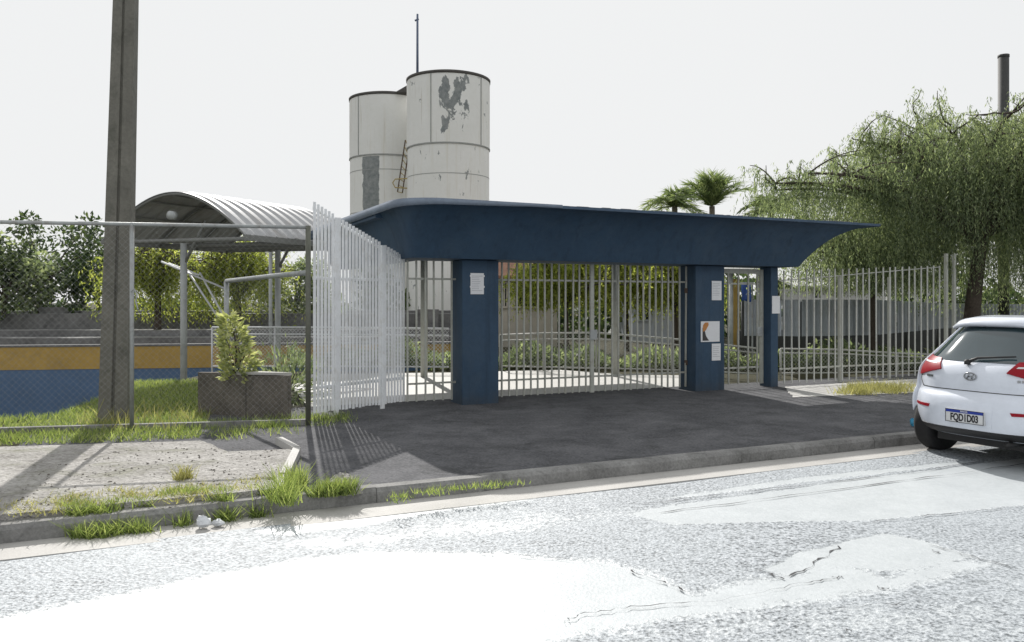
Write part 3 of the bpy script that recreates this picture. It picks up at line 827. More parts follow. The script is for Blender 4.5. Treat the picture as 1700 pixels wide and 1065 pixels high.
# second arched roof with blue edge behind the gate leaf
V0 = P(505, 500, 21.5); V0.z = 0
V0 = P(500, 500, 21.5); V0.z = 0
o = thing('blue_shelter', V0, 'arched blue-edged shelter roof showing behind the white gate leaf', 'shelter')
rows = []; rows2 = []
for j in range(2):
    rows.append([V0 + Vector((1, -.25, 0)) * ((i / 20 - .5) * 2.4) + Vector((.3, 1, 0)) * (j * 4.0) + Z * (3.42 + .42 * math.cos((i / 20 - .5) * math.pi)) for i in range(21)])
r_ = MB().grid(rows).build('arched_roof', 'fibre_roof', o, True)
sm = r_.modifiers.new('thick', 'SOLIDIFY'); sm.thickness = .03
up_ = rows[0]; lo_ = [Vector((p.x, p.y, 3.35)) for p in up_]
MB().prism(up_ + list(reversed(lo_)), Vector((.0, .05, 0))).build('blue_fascia', 'blue_paint', o)
for i in (2, 18):
    p = up_[i]; MB().tube([Vector((p.x, p.y + .3, -1.4)), Vector((p.x, p.y + .3, 3.5))], .05, 8).build('post', 'walk_post', o, True)

# leaning white pipes (a frame by the court)
o = thing('pipe_frame', P(365, 520, 18.2), 'leaning frame of thin white pipes under the arched walkway', 'frame')
for a_, b_, r_ in ((P(268, 434, 18.6), P(372, 478, 18.2), .022), (P(280, 437, 18.9), P(330, 456, 18.6), .022), (P(312, 450, 18.6), P(364, 530, 18.3), .022), (P(332, 452, 18.6), P(374, 530, 18.3), .022)):
    MB().tube([a_, b_], r_, 8).build('pipe', 'bar_white', o, True)

# ================================================================== RAILINGS IN THE YARD
def railing(name, pts, label, posts, rails=(1.0, .84, .1), mesh=True, r=.022, mat='bar_grey'):
    # pts: ground points with top height in z
    o = thing(name, (pts[0].x, pts[0].y, 0), label, 'railing')
    for f in rails:
        MB().tube([Vector((p.x, p.y, p.z * f)) for p in pts], r if f == 1.0 else r * .8, 8).build('rail', mat, o, True)
    for i in range(len(pts) - 1):
        a_, b_ = pts[i], pts[i + 1]
        for k in range(posts):
            p = a_.lerp(b_, k / posts)
            MB().tube([Vector((p.x, p.y, -.3)), p], r, 8).build('post', mat, o, True)
        if mesh:
            chainlink(Vector((a_.x, a_.y, 0)), Vector((b_.x, b_.y, 0)), .08, min(a_.z, b_.z) - .02, .085, .0028).build('wire_mesh', mat, o)['kind'] = 'stuff'
    return o
railing('guard_rail', [P(352, 543, 19.0), P(560, 543, 19.0), P(745, 545, 18.8)], 'pale pipe guard rail with wire mesh behind the planter and gate leaf', 2, mat='bar_white')
railing('guard_rail', [P(830, 556, 19.2), P(902, 553, 19.0), P(990, 552, 18.6), P(1115, 562, 18.2), P(1200, 572, 17.8), P(1256, 578, 17.5)], 'mesh guard rail seen through the wide driveway gate', 1)
railing('guard_rail', [P(1296, 579, 17.6), P(1393, 580, 17.8), P(1490, 586, 18.2), P(1600, 590, 19)], 'mesh guard rail seen through the right bar fence', 1)

# ================================================================== WATER TOWERS
def tower_mat(name, kind):
    m, nt, b, out = new_mat(name)
    v = coords(nt)
    base = ramp(nt, math_n(nt, 'ADD', math_n(nt, 'MULTIPLY', noise(nt, v, .7, 6), .6), math_n(nt, 'MULTIPLY', noise(nt, v, 6, 5), .4)),
                [(0.3, (0.72, 0.72, 0.69)), (0.7, (0.80, 0.80, 0.78))])
    # rain streaks
    mp = nt.nodes.new('ShaderNodeMapping'); mp.inputs['Scale'].default_value = (5, 5, .25)
    nt.links.new(v, mp.inputs['Vector'])
    base = mixc(nt, base, (0.55, 0.50, 0.36), ramp(nt, noise(nt, mp.outputs['Vector'], 1.0, 5), [(.55, 0.0), (.78, .4)]))
    sep = nt.nodes.new('ShaderNodeSeparateXYZ'); nt.links.new(v, sep.inputs[0])
    def band(sock, lo, hi, soft):
        a1 = ramp(nt, math_n(nt, 'MULTIPLY', math_n(nt, 'ADD', sock, -lo + soft), 1 / (2 * soft)), [(0, 0.0), (1, 1.0)])
        b1 = ramp(nt, math_n(nt, 'MULTIPLY', math_n(nt, 'ADD', sock, -hi + soft), 1 / (2 * soft)), [(0, 1.0), (1, 0.0)])
        return math_n(nt, 'MULTIPLY', a1, b1)
    wob = noise(nt, v, 2.5, 5)
    if kind == 'right':                                  # peeled paint
        mx = math_n(nt, 'MULTIPLY', band(sep.outputs['X'], -.42, .95, .3), band(sep.outputs['Z'], 8.85, 11.3, .3))
        mp2 = nt.nodes.new('ShaderNodeMapping'); mp2.inputs['Scale'].default_value = (2.1, 2.1, 1.25); mp2.inputs['Location'].default_value = (3.1, 0, 1.4)
        nt.links.new(v, mp2.inputs['Vector'])
        pn = noise(nt, mp2.outputs['Vector'], 1.0, 7, .62, .4)
        pm = ramp(nt, math_n(nt, 'ADD', pn, math_n(nt, 'MULTIPLY', mx, .17)), [(.64, 0.0), (.665, 1.0)])
    else:                                                # bare rendered strip
        mx = math_n(nt, 'MULTIPLY', band(math_n(nt, 'ADD', sep.outputs['X'], math_n(nt, 'MULTIPLY', wob, .25)), -.84, -.02, .05), band(sep.outputs['Z'], -2, 8.4, .03))
        pm = ramp(nt, mx, [(.45, 0.0), (.55, 1.0)])
    inner = ramp(nt, noise(nt, v, 5, 6, .7), [(.35, (.17, .19, .195)), (.65, (.30, .315, .31))])
    c = mixc(nt, base, inner, pm)
    mp3 = nt.nodes.new('ShaderNodeMapping'); mp3.inputs['Scale'].default_value = (9, 9, .35); nt.links.new(v, mp3.inputs['Vector'])
    c = mixc(nt, c, (.30, .22, .14), ramp(nt, noise(nt, mp3.outputs['Vector'], 1.0, 6, .6), [(.63, 0.0), (.75, .45)]))
    nt.links.new(c, b.inputs['Base Color'])
    b.inputs['Roughness'].default_value = .8
    bump(nt, b, noise(nt, v, 12, 5), .2, .02)
    MATS[name] = m
tower_mat('tower_right', 'right'); tower_mat('tower_left', 'left')
def tower(px, d, rad, ztop, ztank, mat, label, extra):
    p = P(px, 500, d); p.z = 0
    o = thing('water_tower', p, label, 'water tower', 'water towers')
    def part(name, prof, mt, k=56, smooth=True):
        m = MB().lathe((0, 0, 0), prof, k, name == 'rim')
        me = raw(m, name, mt)
        me.polygons.foreach_set('use_smooth', [len(pl_.vertices) == 4 for pl_ in me.polygons]); me.update()
        return inst(name, me, o, p)
    part('shaft', [(rad * .985, -1.4), (rad * .985, ztank - .002)], mat)
    part('tank', [(rad, ztank), (rad, ztop)], mat)
    part('rim', [(rad * 1.012, ztop - .05), (rad * 1.018, ztop + .07), (rad * .9, ztop + .14)], 'tower_rim')
    part('lower_ring', [(rad * 1.008, ztank - .035), (rad * 1.008, ztank + .02)], 'tower_seam')
    for z in extra['rings']:
        part('joint', [(rad * .989, z), (rad * .989, z + .03)], 'tower_seam')
    for ax in extra['seams']:                            # vertical seams of the tank
        y = -math.sqrt(max(0, rad * rad - ax * ax))
        s_ = MB().box(-.02, .02, -.02, .02, ztank + .03, ztop - .05)
        inst('seam', raw(s_, 'seam', 'tower_seam'), o, (p.x + ax, p.y + y, 0), math.atan2(ax, -y))
    return o, p
tr, trp = tower(744.5, 37.0, 1.862, 11.44, 8.41, 'tower_right', 'nearer taller water tower with flaking paint and an antenna mast', {'rings': (5.67, 7.09), 'seams': (-.617, 1.504)})
tl, tlp = tower(644, 40.2, 1.85, 11.34, 8.48, 'tower_left', 'farther left water tower with a bare grey strip down its shaft', {'rings': (7.77, 5.79), 'seams': (-1.17,)})
TD = 37.2
mp_ = P(693, 500, TD)
mast = MB().tube([Vector((mp_.x, TD, 11.3)), Vector((mp_.x, TD, 14.6))], [.06, .048], 8).build('antenna_mast', 'mast', tr, True)
MB().tube([Vector((mp_.x - .12, TD, 14.3)), Vector((mp_.x + .06, TD, 14.38))], .042, 6).build('antenna_clamp', 'mast', mast)
MB().tube([Vector((mp_.x, TD, 11.95)), Vector((mp_.x + .43, TD + .4, 11.5))], .025, 6).build('mast_stay', 'mast', mast)
# wedge-shaped landing between the towers and the ladder
MB().prism([P(657, 152, 38.2), P(676, 141, 38.2), P(676, 152, 38.2)], Vector((0, 1.0, 0))).build('landing', 'tower_rim', tl)
LA, LB, LC, LE = P(660, 318, 38), P(673, 232, 38), P(668, 320, 38), P(679, 246, 38)
for a_, b_ in ((LA, LB), (LC, LE)):
    MB().tube([a_, b_], .03, 6).build('ladder_stringer', 'rust', tr)
for k in range(9):
    t = k / 8
    MB().tube([LA.lerp(LB, t), LC.lerp(LE, t)], .02, 6).build('ladder_rung', 'yellow_metal', tr)
MB().tube([P(676, 296, 37.8), P(656, 297, 37.8), P(652, 303, 37.8), P(656, 311, 37.8), P(676, 312, 37.8)], .03, 6).build('ladder_cage', 'yellow_metal', tr)
MB().box(P(678, 0, 35.3).x, P(692, 0, 35.3).x, 35.6, 35.9, -1, CZ - 20 / F * 35.5).build('door', 'window_dark', tr)

# ================================================================== BACKGROUND HOUSES AND METAL FENCE
def house(px0, px1, py_eave, d, dep, label, wall, roof, ridge, win, name='house'):
    a_ = P(px0, 500, d); b_ = P(px1, 500, d); ze = CZ - (py_eave - HY) / F * d
    o = thing(name, (a_.x, d, 0), label, 'house')
    MB().box(a_.x, b_.x, d, d + dep, -1.4, ze - .001).build('wall', wall, o)
    rr = MB(); ov = .35
    x0, x1 = a_.x - ov, b_.x + ov
    rr.prism([(x0, d - ov, ze), (x0, d + dep / 2, ze + ridge), (x0, d + dep + ov, ze), (x0, d + dep + ov, ze + .1), (x0, d + dep / 2, ze + ridge + .12), (x0, d - ov, ze + .1)], (x1 - x0, 0, 0))
    rr.build('roof', roof, o)
    for (wx0, wx1, wy0, wy1) in win:
        q0, q1 = P(wx0, wy1, d), P(wx1, wy0, d)
        w_ = MB().box(q0.x, q1.x, d - .015, d - .002, q0.z, q1.z).build('window', 'window_dark', o)
        MB().box(q0.x - .06, q1.x + .06, d - .07, d - .002, q0.z - .07, q0.z - .002).build('sill', wall, w_)
        for fx in (q0.x, (q0.x + q1.x) / 2, q1.x):
            MB().box(fx - .03, fx + .03, d - .03, d - .016, q0.z, q1.z).build('frame', wall, w_)
house(800, 925, 462, 30, 4, 'cream house with tiled roof and dark windows behind the driveway gate', 'house_wall', 'clay_roof', .6, [(832, 842, 470, 508), (854, 906, 472, 508)])
house(1050, 1180, 500, 33, 5, 'grey-blue house wall behind the trees at the driveway gate', 'corrugated', 'fibre_roof', .7, [(1060, 1080, 512, 530)])
house(1330, 1470, 478, 34, 5, 'white house with pale roof above the corrugated fence', 'house_white', 'fibre_roof', .5, [(1350, 1366, 482, 494), (1385, 1400, 482, 494)])
house(1480, 1560, 455, 38, 6, 'far white house behind the drooping tree', 'house_white', 'fibre_roof', .6, [(1500, 1520, 466, 480)])
# shelter roof seen through the pedestrian gate
o = thing('small_shelter', P(1230, 620, 21), 'small pale-roofed shelter seen through the pedestrian gate', 'shelter')
q0, q1 = P(1190, 452, 21), P(1275, 446, 21)
MB().boxa((q0.x, 20.4, q0.z), (q1.x - q0.x, .2, 0), (0, 1.8, .35), (0, 0, .08)).build('roof', 'fibre_roof', o)
for px in (1214, 1262):
    p = P(px, 500, 20.8); MB().tube([(p.x, p.y, -.05), (p.x, p.y, 2.35)], .05, 8).build('post', 'walk_post', o, True)
MB().box(P(1216, 0, 22).x, P(1222, 0, 22).x + .1, 22, 22.06, 0, 2.2).build('side_board', 'yellow_paint', o)
# blue cloth
o = thing('blue_banner', P(1236, 500, 19.8), 'blue cloth banner hanging behind the pedestrian gate', 'banner')
rows = []
for j in range(8):
    z_ = j / 7
    rows.append([P(1231 + 16 * i / 6, 470 + 30 * z_, 19.8) + Vector((0, .03 * math.sin(i * 1.9 + j), .02 * math.sin(i))) for i in range(7)])
b_ = MB().grid(rows).build('cloth', 'blue_cloth', o, True); b_.modifiers.new('t', 'SOLIDIFY').thickness = .01
MB().tube([P(1229, 469, 19.82), P(1249, 469, 19.82)], .015, 6).build('rod', 'galv', o)
p = P(1249, 469, 19.82); MB().tube([(p.x, p.y, -.05), p], .02, 6).build('pole', 'galv', o)
# corrugated metal fence, a row of sheets
o = thing('corrugated_fence', P(1300, 580, 21.5), 'grey corrugated sheet fence behind the right bar fence', 'fence')
pts = [P(1235, 0, 20.8), P(1330, 0, 21.0), P(1450, 0, 21.8), P(1560, 0, 23.5), P(1720, 0, 26)]
tops = [497, 497, 497, 503, 505]; bots = [557, 558, 556, 545, 540]
for i in range(4):
    for k in range(3):
        t0, t1 = k / 3, (k + 1) / 3 - .004
        a_ = pts[i].lerp(pts[i + 1], t0); b_ = pts[i].lerp(pts[i + 1], t1)
        def tz(t): return CZ - ((tops[i] * (1 - t) + tops[i + 1] * t) - HY) / F * (pts[i].y * (1 - t) + pts[i + 1].y * t)
        def bz(t): return CZ - ((bots[i] * (1 - t) + bots[i + 1] * t) - HY) / F * (pts[i].y * (1 - t) + pts[i + 1].y * t)
        L = Vector((b_.x - a_.x, b_.y - a_.y, 0)); n_ = int(L.length / .045); nn = Vector((-L.y, L.x, 0)).normalized()
        lo, hi = [], []
        for j in range(n_ + 1):
            t = j / n_; tt = t0 + (t1 - t0) * t
            off = nn * (.028 * (1 if (j // 2) % 2 else -1))
            b2 = Vector((a_.x, a_.y, 0)) + L * t + off
            lo.append(b2 + Z * bz(tt)); hi.append(b2 + Z * tz(tt))
        MB().grid([lo, hi]).build('sheet', 'corrugated', o).modifiers.new('t', 'SOLIDIFY').thickness = .01
    for k in range(2):
        a_ = pts[i].lerp(pts[i + 1], k / 2)
        MB().tube([(a_.x, a_.y + .1, -.1), (a_.x, a_.y + .1, 1.6)], .05, 8).build('post', 'dark_post', o, True)
MB().boxa((pts[0].x, pts[0].y + .5, -.1), (pts[-1].x - pts[0].x, pts[-1].y - pts[0].y, 0), (0, .15, 0), Z * .95).build('gap_panel', 'dark_post', o)  # dark panel filling the gap below the corrugated sheets

# ================================================================== TREES
def tube_tree(o, name, limbs, mat):
    m = MB()
    for path, r0, r1 in limbs:
        n = len(path)
        m.tube(path, [r0 + (r1 - r0) * i / (n - 1) for i in range(n)], 8)
    return m.build(name, mat, o, True)
def bezier(a, b, c, n=8):
    a, b, c = Vector(a), Vector(b), Vector(c)
    return [(a * (1 - t) ** 2 + b * 2 * t * (1 - t) + c * t * t) for t in [i / n for i in range(n + 1)]]

def bushy(px, d, zb, ztop, rx, label, mat='leaf_dark', n=7000, leaf=.16, name='broadleaf_tree', clumps=26, base=-.3, gap=.5, group=None):
    p = P(px, 500, d); x, y = p.x, p.y
    o = thing(name, (x, y, base), label, 'tree', group)
    zc = (zb + ztop) / 2; rz = (ztop - zb) / 2
    limbs = [(bezier((x, y, base - .2), (x + random.uniform(-.2, .2), y, (base + zc) / 2), (x + random.uniform(-.3, .3), y, zc), 6), .05 * rx + .07, .04)]
    cc = []
    for i in range(clumps):
        v = rng.normal(size=3); v /= np.linalg.norm(v); k = rng.uniform(.45, .95)
        c = np.array([x + v[0] * rx * k, y + v[1] * rx * .8 * k, zc + v[2] * rz * k]); cc.append(c)
        if i % 3 == 0: limbs.append((bezier((x, y, zc - rz * .5), (x + v[0] * rx * .3, y, zc), tuple(c), 5), .045, .01))
    tube_tree(o, 'trunk', limbs, 'bark')
    cc = np.array(cc); idx = rng.integers(0, len(cc), n)
    rr = np.array([rx * rng.uniform(.2, .42) for _ in cc])
    v = unit(rng.normal(size=(n, 3))) * (rng.uniform(.25, 1, (n, 1)) ** .5)
    pos = cc[idx] + v * rr[idx][:, None] * np.array([1, 1, .75])
    dirs = v + rng.normal(size=(n, 3)) * .6 + np.array([0, 0, -.15])
    leaves('crown', mat, pos, dirs, leaf, leaf * .5, o)
    return o

def weeping(px, d, spread_l, spread_r, zlo, zhi, label, mat='leaf_pepper', strands=500, per=26, leaf=.11, name='weeping_tree', base=-.2, trunk_r=.2, trunk_top=None, depth_r=2.2, hang=(.8, 2.2), lean=0.0, density=None, lw=.22, spiky=False, droop=.55):
    p = P(px, 500, d); x, y = p.x, p.y
    o = thing(name, (x, y, base), label, 'tree')
    tt = trunk_top or (zlo + (zhi - zlo) * .35)
    top = Vector((x + lean, y, tt))
    limbs = [(bezier((x, y, base - .2), (x + lean * .2, y, tt * .5), top, 8), trunk_r, trunk_r * .6)]
    tips = []
    nb = 30
    for i in range(nb):
        t = (i + .5) / nb
        ang_ = random.uniform(0, 2 * math.pi)
        sx = random.uniform(-1, 1)
        ex = x + (sx * spread_r if sx > 0 else sx * spread_l)
        ey = y + random.uniform(-1, 1) * depth_r
        f = 1 - abs(sx) ** 1.8
        ez = zlo + (zhi - zlo) * (.52 + .48 * random.uniform(.55, 1) * f + .1 * random.uniform(-1, .4))
        e = Vector((ex, ey, min(ez, zhi)))
        st = top.lerp(Vector((x, y, tt)) + Z * random.uniform(-.3, .2), random.random())
        ctrl = st.lerp(e, .5) + Z * (abs(e.z - st.z) * .45 + .3)
        br = bezier(st, ctrl, e, 9)
        limbs.append((br, trunk_r * .38, .018))
        for q in range(6):                                # secondary twigs
            k = random.randint(3, 9); b0 = br[k]
            e2 = b0 + Vector((random.uniform(-.9, .9), random.uniform(-.8, .8), random.uniform(.05, .55)))
            tw = bezier(b0, b0.lerp(e2, .5) + Z * .2, e2, 5)
            limbs.append((tw, .02, .007))
            tips += tw[2:]
        tips += br[4:]
        if spiky:                                         # bare twigs standing out of the crown
            for q in range(4):
                b0 = br[random.randint(3, 9)]; pts_ = [b0]
                dv = Vector((random.uniform(-.8, .8), random.uniform(-.5, .5), random.uniform(.1, .7))).normalized()
                for w_ in range(6):
                    dv = (dv + Vector((random.uniform(-.7, .7), random.uniform(-.4, .4), random.uniform(-.55, .4)))).normalized()
                    pts_.append(pts_[-1] + dv * .17)
                limbs.append((pts_, .022, .007)); tips += pts_[2:]
    tube_tree(o, 'trunk', limbs, 'bark')
    T = np.array([tuple(t) for t in tips])
    pos, dirs = [], []
    for s_ in range(strands):
        t0 = T[rng.integers(0, len(T))] + rng.normal(size=3) * .12
        h = rng.uniform(*hang); out = rng.normal(size=2) * .35
        k = np.linspace(0, 1, per)
        if t0[2] - h < zlo: h = max(.25, t0[2] - zlo - rng.uniform(0, .3))
        px_ = t0[0] + out[0] * np.sin(k * 1.5) + rng.normal(size=per) * .022
        py_ = t0[1] + out[1] * np.sin(k * 1.5) + rng.normal(size=per) * .022
        pz_ = t0[2] + .18 * np.sin(k * 3.14) * (1 - k) - h * k ** 1.15
        pos.append(np.stack([px_, py_, pz_], 1))
        dd = rng.normal(size=(per, 3)) * droop + np.array([0, 0, -.75]); dirs.append(dd)
    leaves('crown', mat, np.concatenate(pos), np.concatenate(dirs), leaf, leaf * lw, o)
    return o

# the big drooping tree at the right
random.seed(42); rng = np.random.default_rng(42)
weeping(1606, 19.0, 5.0, 4.6, 1.75, 5.9, 'large drooping pepper tree with leaning trunk behind the parked car', strands=4900, per=38, leaf=.10, trunk_r=.22, trunk_top=3.1, depth_r=2.3, hang=(.5, 3.4), lean=.35, lw=.20, spiky=True, droop=.36)
weeping(1720, 22.5, 4.0, 3.5, 1.2, 6.5, 'tall drooping tree at the right edge behind the pepper tree', strands=2400, per=34, leaf=.11, trunk_r=.22, depth_r=2.0, hang=(1.0, 3.6), lw=.20, droop=.36)
weeping(1450, 20.5, 2.3, 2.4, 1.75, 3.6, 'lower drooping tree hanging over the right bar fence beside the canopy tip', strands=1500, per=28, leaf=.10, trunk_r=.12, depth_r=1.0, hang=(.5, 1.7), lw=.22, droop=.36)
# trees behind the driveway gate
weeping(940, 26.5, 1.7, 1.8, .9, 3.15, 'yellow-green drooping tree left of the gate centre', 'leaf_lime', 1000, 20, .13, trunk_r=.1, depth_r=1.0, hang=(.4, 1.1), lw=.3)
weeping(1040, 27.5, 1.8, 1.8, .8, 3.3, 'bright leafy tree behind the pale rear post at the gate', 'leaf_lime', 1000, 20, .13, trunk_r=.1, depth_r=1.0, hang=(.4, 1.2), lw=.3)
weeping(1120, 26.5, 1.5, 1.4, .5, 3.1, 'leafy tree right beside the middle blue column', 'leaf_lime', 800, 20, .13, trunk_r=.1, depth_r=1.0, hang=(.4, 1.3), lw=.3)
# left side
bushy(75, 29, 1.3, 4.9, 2.3, 'dark dense round tree at the far left with pale sky gaps', n=4600, leaf=.19, base=-1.3, clumps=30)
bushy(160, 31, 1.0, 3.6, 1.7, 'dark leafy tree just left of the utility pole', n=2600, leaf=.18, base=-1.3)
bushy(10, 27.5, .9, 3.5, 1.9, 'lighter green tree at the left image edge', 'leaf_pepper', n=3400, leaf=.18, base=-1.3)
weeping(262, 26.5, 1.5, 1.3, .9, 3.5, 'drooping lime tree between the utility pole and first walkway post', 'leaf_lime', 560, 22, .13, trunk_r=.16, base=-1.3, depth_r=1.0, hang=(.6, 1.9), lw=.3)
weeping(395, 27, 1.9, 1.7, .8, 3.6, 'wide drooping tree between the walkway posts', 'leaf_lime', 760, 22, .13, trunk_r=.17, base=-1.3, depth_r=1.0, hang=(.6, 1.9), lw=.3)
bushy(490, 29, .7, 3.4, 1.5, 'dark leafy tree behind the second walkway post', 'leaf_pepper', n=4200, leaf=.15, base=-1.3)
# wood beyond, one mass
n = 26000
xx = rng.uniform(-32, 34, n); yy = rng.uniform(36, 42, n)
ht = np.where(xx < -7, 1.2, 2.2) * (1 + .3 * np.sin(xx * .7) + .2 * np.sin(xx * 1.9 + 1))
zz = rng.uniform(-.5, 1, n) ** 1.0 * ht
far = (xx > 0.5) & (xx < 6) & (zz > 2.1)
keep = ~far
c_ = np.stack([xx, yy, zz], 1)[keep]
stuff(leaves('distant_wood', 'leaf_dark', c_, rng.normal(size=(len(c_), 3)), .45, .24), 'dark distant woods closing off the view', 'woods')
# undergrowth behind the railings
n = 16000
pxs = rng.uniform(480, 1560, n); ds = rng.uniform(19.6, 21.4, n)
xx = (pxs - CX) / F * ds
zz = rng.uniform(0, 1, n) ** 1.3 * (.34 + .16 * np.sin(xx * 1.7) + .14 * np.sin(xx * 4.1))
c_ = np.stack([xx, ds, zz], 1)
stuff(leaves('undergrowth', 'leaf_pepper', c_, rng.normal(size=(n, 3)) + np.array([0, 0, .8]), .16, .06), 'low dark undergrowth behind the yard railings', 'plants')

# palms
def palm(px, py, d, fronds, fl, label, trunk_r=.14, el=(.15, 1.35)):
    elr = el
    c = P(px, py, d); o = thing('palm_tree', (c.x, c.y, 0), label, 'palm tree', 'palms above the canopy')
    MB().tube([(c.x + .1, c.y, -.1), (c.x + .04, c.y, c.z * .5), tuple(c)], [trunk_r, trunk_r * .8, trunk_r * .7], 10).build('trunk', 'palm_bark', o, True)
    A_, D_ = [], []; m = MB()
    for i in range(fronds):
        az = 2 * math.pi * i / fronds + random.uniform(-.2, .2); el = random.uniform(*elr)
        h = Vector((math.cos(az), math.sin(az), 0))
        pts = []
        L = fl * random.uniform(.8, 1.1)
        for k in range(13):
            t = k / 12; pts.append(c + h * (L * t * math.cos(el) * (1.0 if el < 1 else .9)) + Z * (L * t * math.sin(el) - L * (.62 if elr[0] < .5 else .4) * t * t))
        m.tube(pts, [.02 * (1 - .8 * k / 12) for k in range(13)], 5)
        side = h.cross(Z)
        for k in range(1, 13):
            for q in range(3):
                t = (k - 1 + q / 3) / 12
                p0 = pts[k - 1].lerp(pts[k], q / 3); tg = (pts[k] - pts[k - 1]).normalized()
                for sg in (-1, 1):
                    A_.append(tuple(p0)); D_.append(tuple(side * sg * .75 + tg * .7 + Z * random.uniform(-.35, .25)))
    m.build('frond_ribs', 'leaf_palm', o)
    leaves('crown', 'leaf_palm', np.array(A_), np.array(D_), fl * .30, .032, o, .05)
palm(1120, 342, 29, 22, 1.4, 'left palm with low spreading fronds above the canopy edge')
palm(1182, 342, 29.5, 30, 1.65, 'tallest palm with upright fronds above the canopy edge', el=(.75, 1.52))
palm(1280, 352, 28, 30, 1.3, 'right palm half hidden by the drooping tree above the canopy')

# dark pole above the tree
o = thing('dark_post', (P(1666, 0, 24).x, 24, 0), 'dark square-topped post rising above the drooping tree', 'post')
c = P(1666, 92, 24)
MB().tube([(c.x, 24, -.2), (c.x, 24, c.z)], .145, 12).build('shaft', 'dark_post', o, True)
MB().lathe((c.x, 24, c.z), [(.155, -.06), (.155, .02), (.05, .03)], 12).build('cap', 'dark_post', o, True)

# shrub in the planter
c0 = pl(.42, .55, .5)
o = thing('planter_shrub', c0, 'bright yellow-green leafy shrub growing in the concrete planter', 'shrub')
n = 620
t = rng.uniform(0, 1, n)
rad = .19 * (1 - t) ** .55 + .05
v = rng.normal(size=(n, 3)); v[:, 2] = 0; v = unit(v)
shift = -.02 - .2 * t
c_ = np.stack([c0.x + shift + .08 + v[:, 0] * rad * rng.uniform(.3, 1, n) ** .5, c0.y + v[:, 1] * rad * rng.uniform(.3, 1, n) ** .5, c0.z + t * .88], 1)
leaves('foliage', 'leaf_shrub', c_, v * .8 + np.array([0, 0, .3]) + rng.normal(size=(n, 3)) * .35, .14, .05, o, .3)
m = MB()
for k in range(7):
    e = c0 + Vector((random.uniform(-.28, .15), random.uniform(-.12, .12), random.uniform(.5, .85)))
    m.tube(bezier(c0 + Vector((random.uniform(-.1, .1), 0, 0)), c0.lerp(e, .5) + Vector((.05, 0, .05)), e, 4), [.012, .01, .008, .006, .004], 5)
m.build('stems', 'bark', o)
p0 = P(478, 610, 13.2)
o = thing('weed_clump', (p0.x, p0.y, 0), 'dull green weedy bush between planter and gate leaf', 'bush')
n = 900
v = rng.normal(size=(n, 3)); c_ = np.array([p0.x, p0.y, .3]) + v * np.array([.28, .2, .22]); c_[:, 2] = np.abs(c_[:, 2])
leaves('foliage', 'leaf_pepper', c_, v + np.array([0, 0, .8]), .13, .03, o)
MB().tube([(p0.x, p0.y, -.05), (p0.x + .05, p0.y, .4)], [.012, .005], 5).build('stems', 'bark', o)

# ================================================================== GRASS
def grass(name, pts, mat, h, w, label, lean=.5, zfun=None):
    n = len(pts)
    A = np.array(pts, dtype=float)
    if zfun is not None: A[:, 2] = [zfun(a[0], a[1]) for a in A]
    az = rng.uniform(0, 2 * np.pi, n); sd = np.stack([np.cos(az), np.sin(az), np.zeros(n)], 1)
    H = (h * rng.uniform(.4, 1.25, n))[:, None]; W = w * rng.uniform(.7, 1.3, n)[:, None]
    ln = rng.normal(size=(n, 3)) * lean * H; ln[:, 2] = 0
    up = np.array([0, 0, 1.0])
    mid = A + up * H * .55 + ln * .3; tip = A + up * H * np.sqrt(np.clip(1 - .3 * lean, .3, 1)) + ln
    o = quads(name, mat, A - sd * W * .5, A + sd * W * .5, tip + sd * W * .06, mid * 0 + tip - sd * W * .06)
    return stuff(o, label, 'grass')
def region(n, pix, z=0):
    # random ground points inside a polygon given in photo coordinates
    poly = np.array([[*G(x, y, z)][:2] for x, y in pix])
    lo, hi = poly.min(0), poly.max(0); out = []
    while len(out) < n:
        q_ = rng.uniform(lo, hi)
        ins = False; j = len(poly) - 1
        for i in range(len(poly)):
            if (poly[i][1] > q_[1]) != (poly[j][1] > q_[1]) and q_[0] < (poly[j][0] - poly[i][0]) * (q_[1] - poly[i][1]) / (poly[j][1] - poly[i][1]) + poly[i][0]: ins = not ins
            j = i
        if ins: out.append((q_[0], q_[1], z))
    return out
def patches(n, pix, z, clump=.12, k=60):
    cs = region(k, pix, z); out = []
    for i in range(n):
        c = cs[rng.integers(0, k)]; out.append((c[0] + rng.normal() * clump, c[1] + rng.normal() * clump * .7, z))
    return out
grass('lawn', region(19000, [(-120, 742), (0, 739), (160, 735), (330, 727), (345, 690), (400, 640), (390, 631), (215, 634), (150, 668), (90, 690), (-120, 700)]), 'grass', .085, .012, 'short sunlit lawn strip behind and along the chain-link fence', .5, lambda x, y: terrain_z(x, y) + .058)
grass('tall_grass', patches(420, [(150, 722), (330, 716), (330, 690), (200, 680), (140, 700)], 0, .1, 26), 'grass_dry', .26, .012, 'taller dry grass tufts at the foot of the utility pole', .35, lambda x, y: terrain_z(x, y) + .01)
grass('shade_grass', patches(1600, [(335, 735), (520, 712), (575, 700), (570, 688), (515, 690), (335, 706)], 0, .12, 40), 'grass', .10, .01, 'dark grass at the foot of the fence by the gate leaf', .5)
def kerb_tufts(n, k, px0, px1, n0, n1, z, spread):
    cs = [S(u_at(rng.uniform(px0, px1), 6.95), rng.uniform(n0, n1)) for _ in range(k)]; out = []
    for _ in range(n):
        c = cs[int(rng.integers(0, k))]; out.append((c.x + rng.normal() * spread, c.y + rng.normal() * spread * .6, z))
    return out
grass('kerb_grass', kerb_tufts(1500, 22, 90, 470, 6.95, 7.25, .0, .055), 'grass', .095, .011, 'yellow-green grass tufts growing along the left kerb', .6)
grass('dry_kerb_grass', kerb_tufts(1500, 26, -40, 460, 6.95, 7.5, .03, .08), 'grass_dry', .06, .010, 'straw-coloured dead grass mixed in along the left kerb', .8)
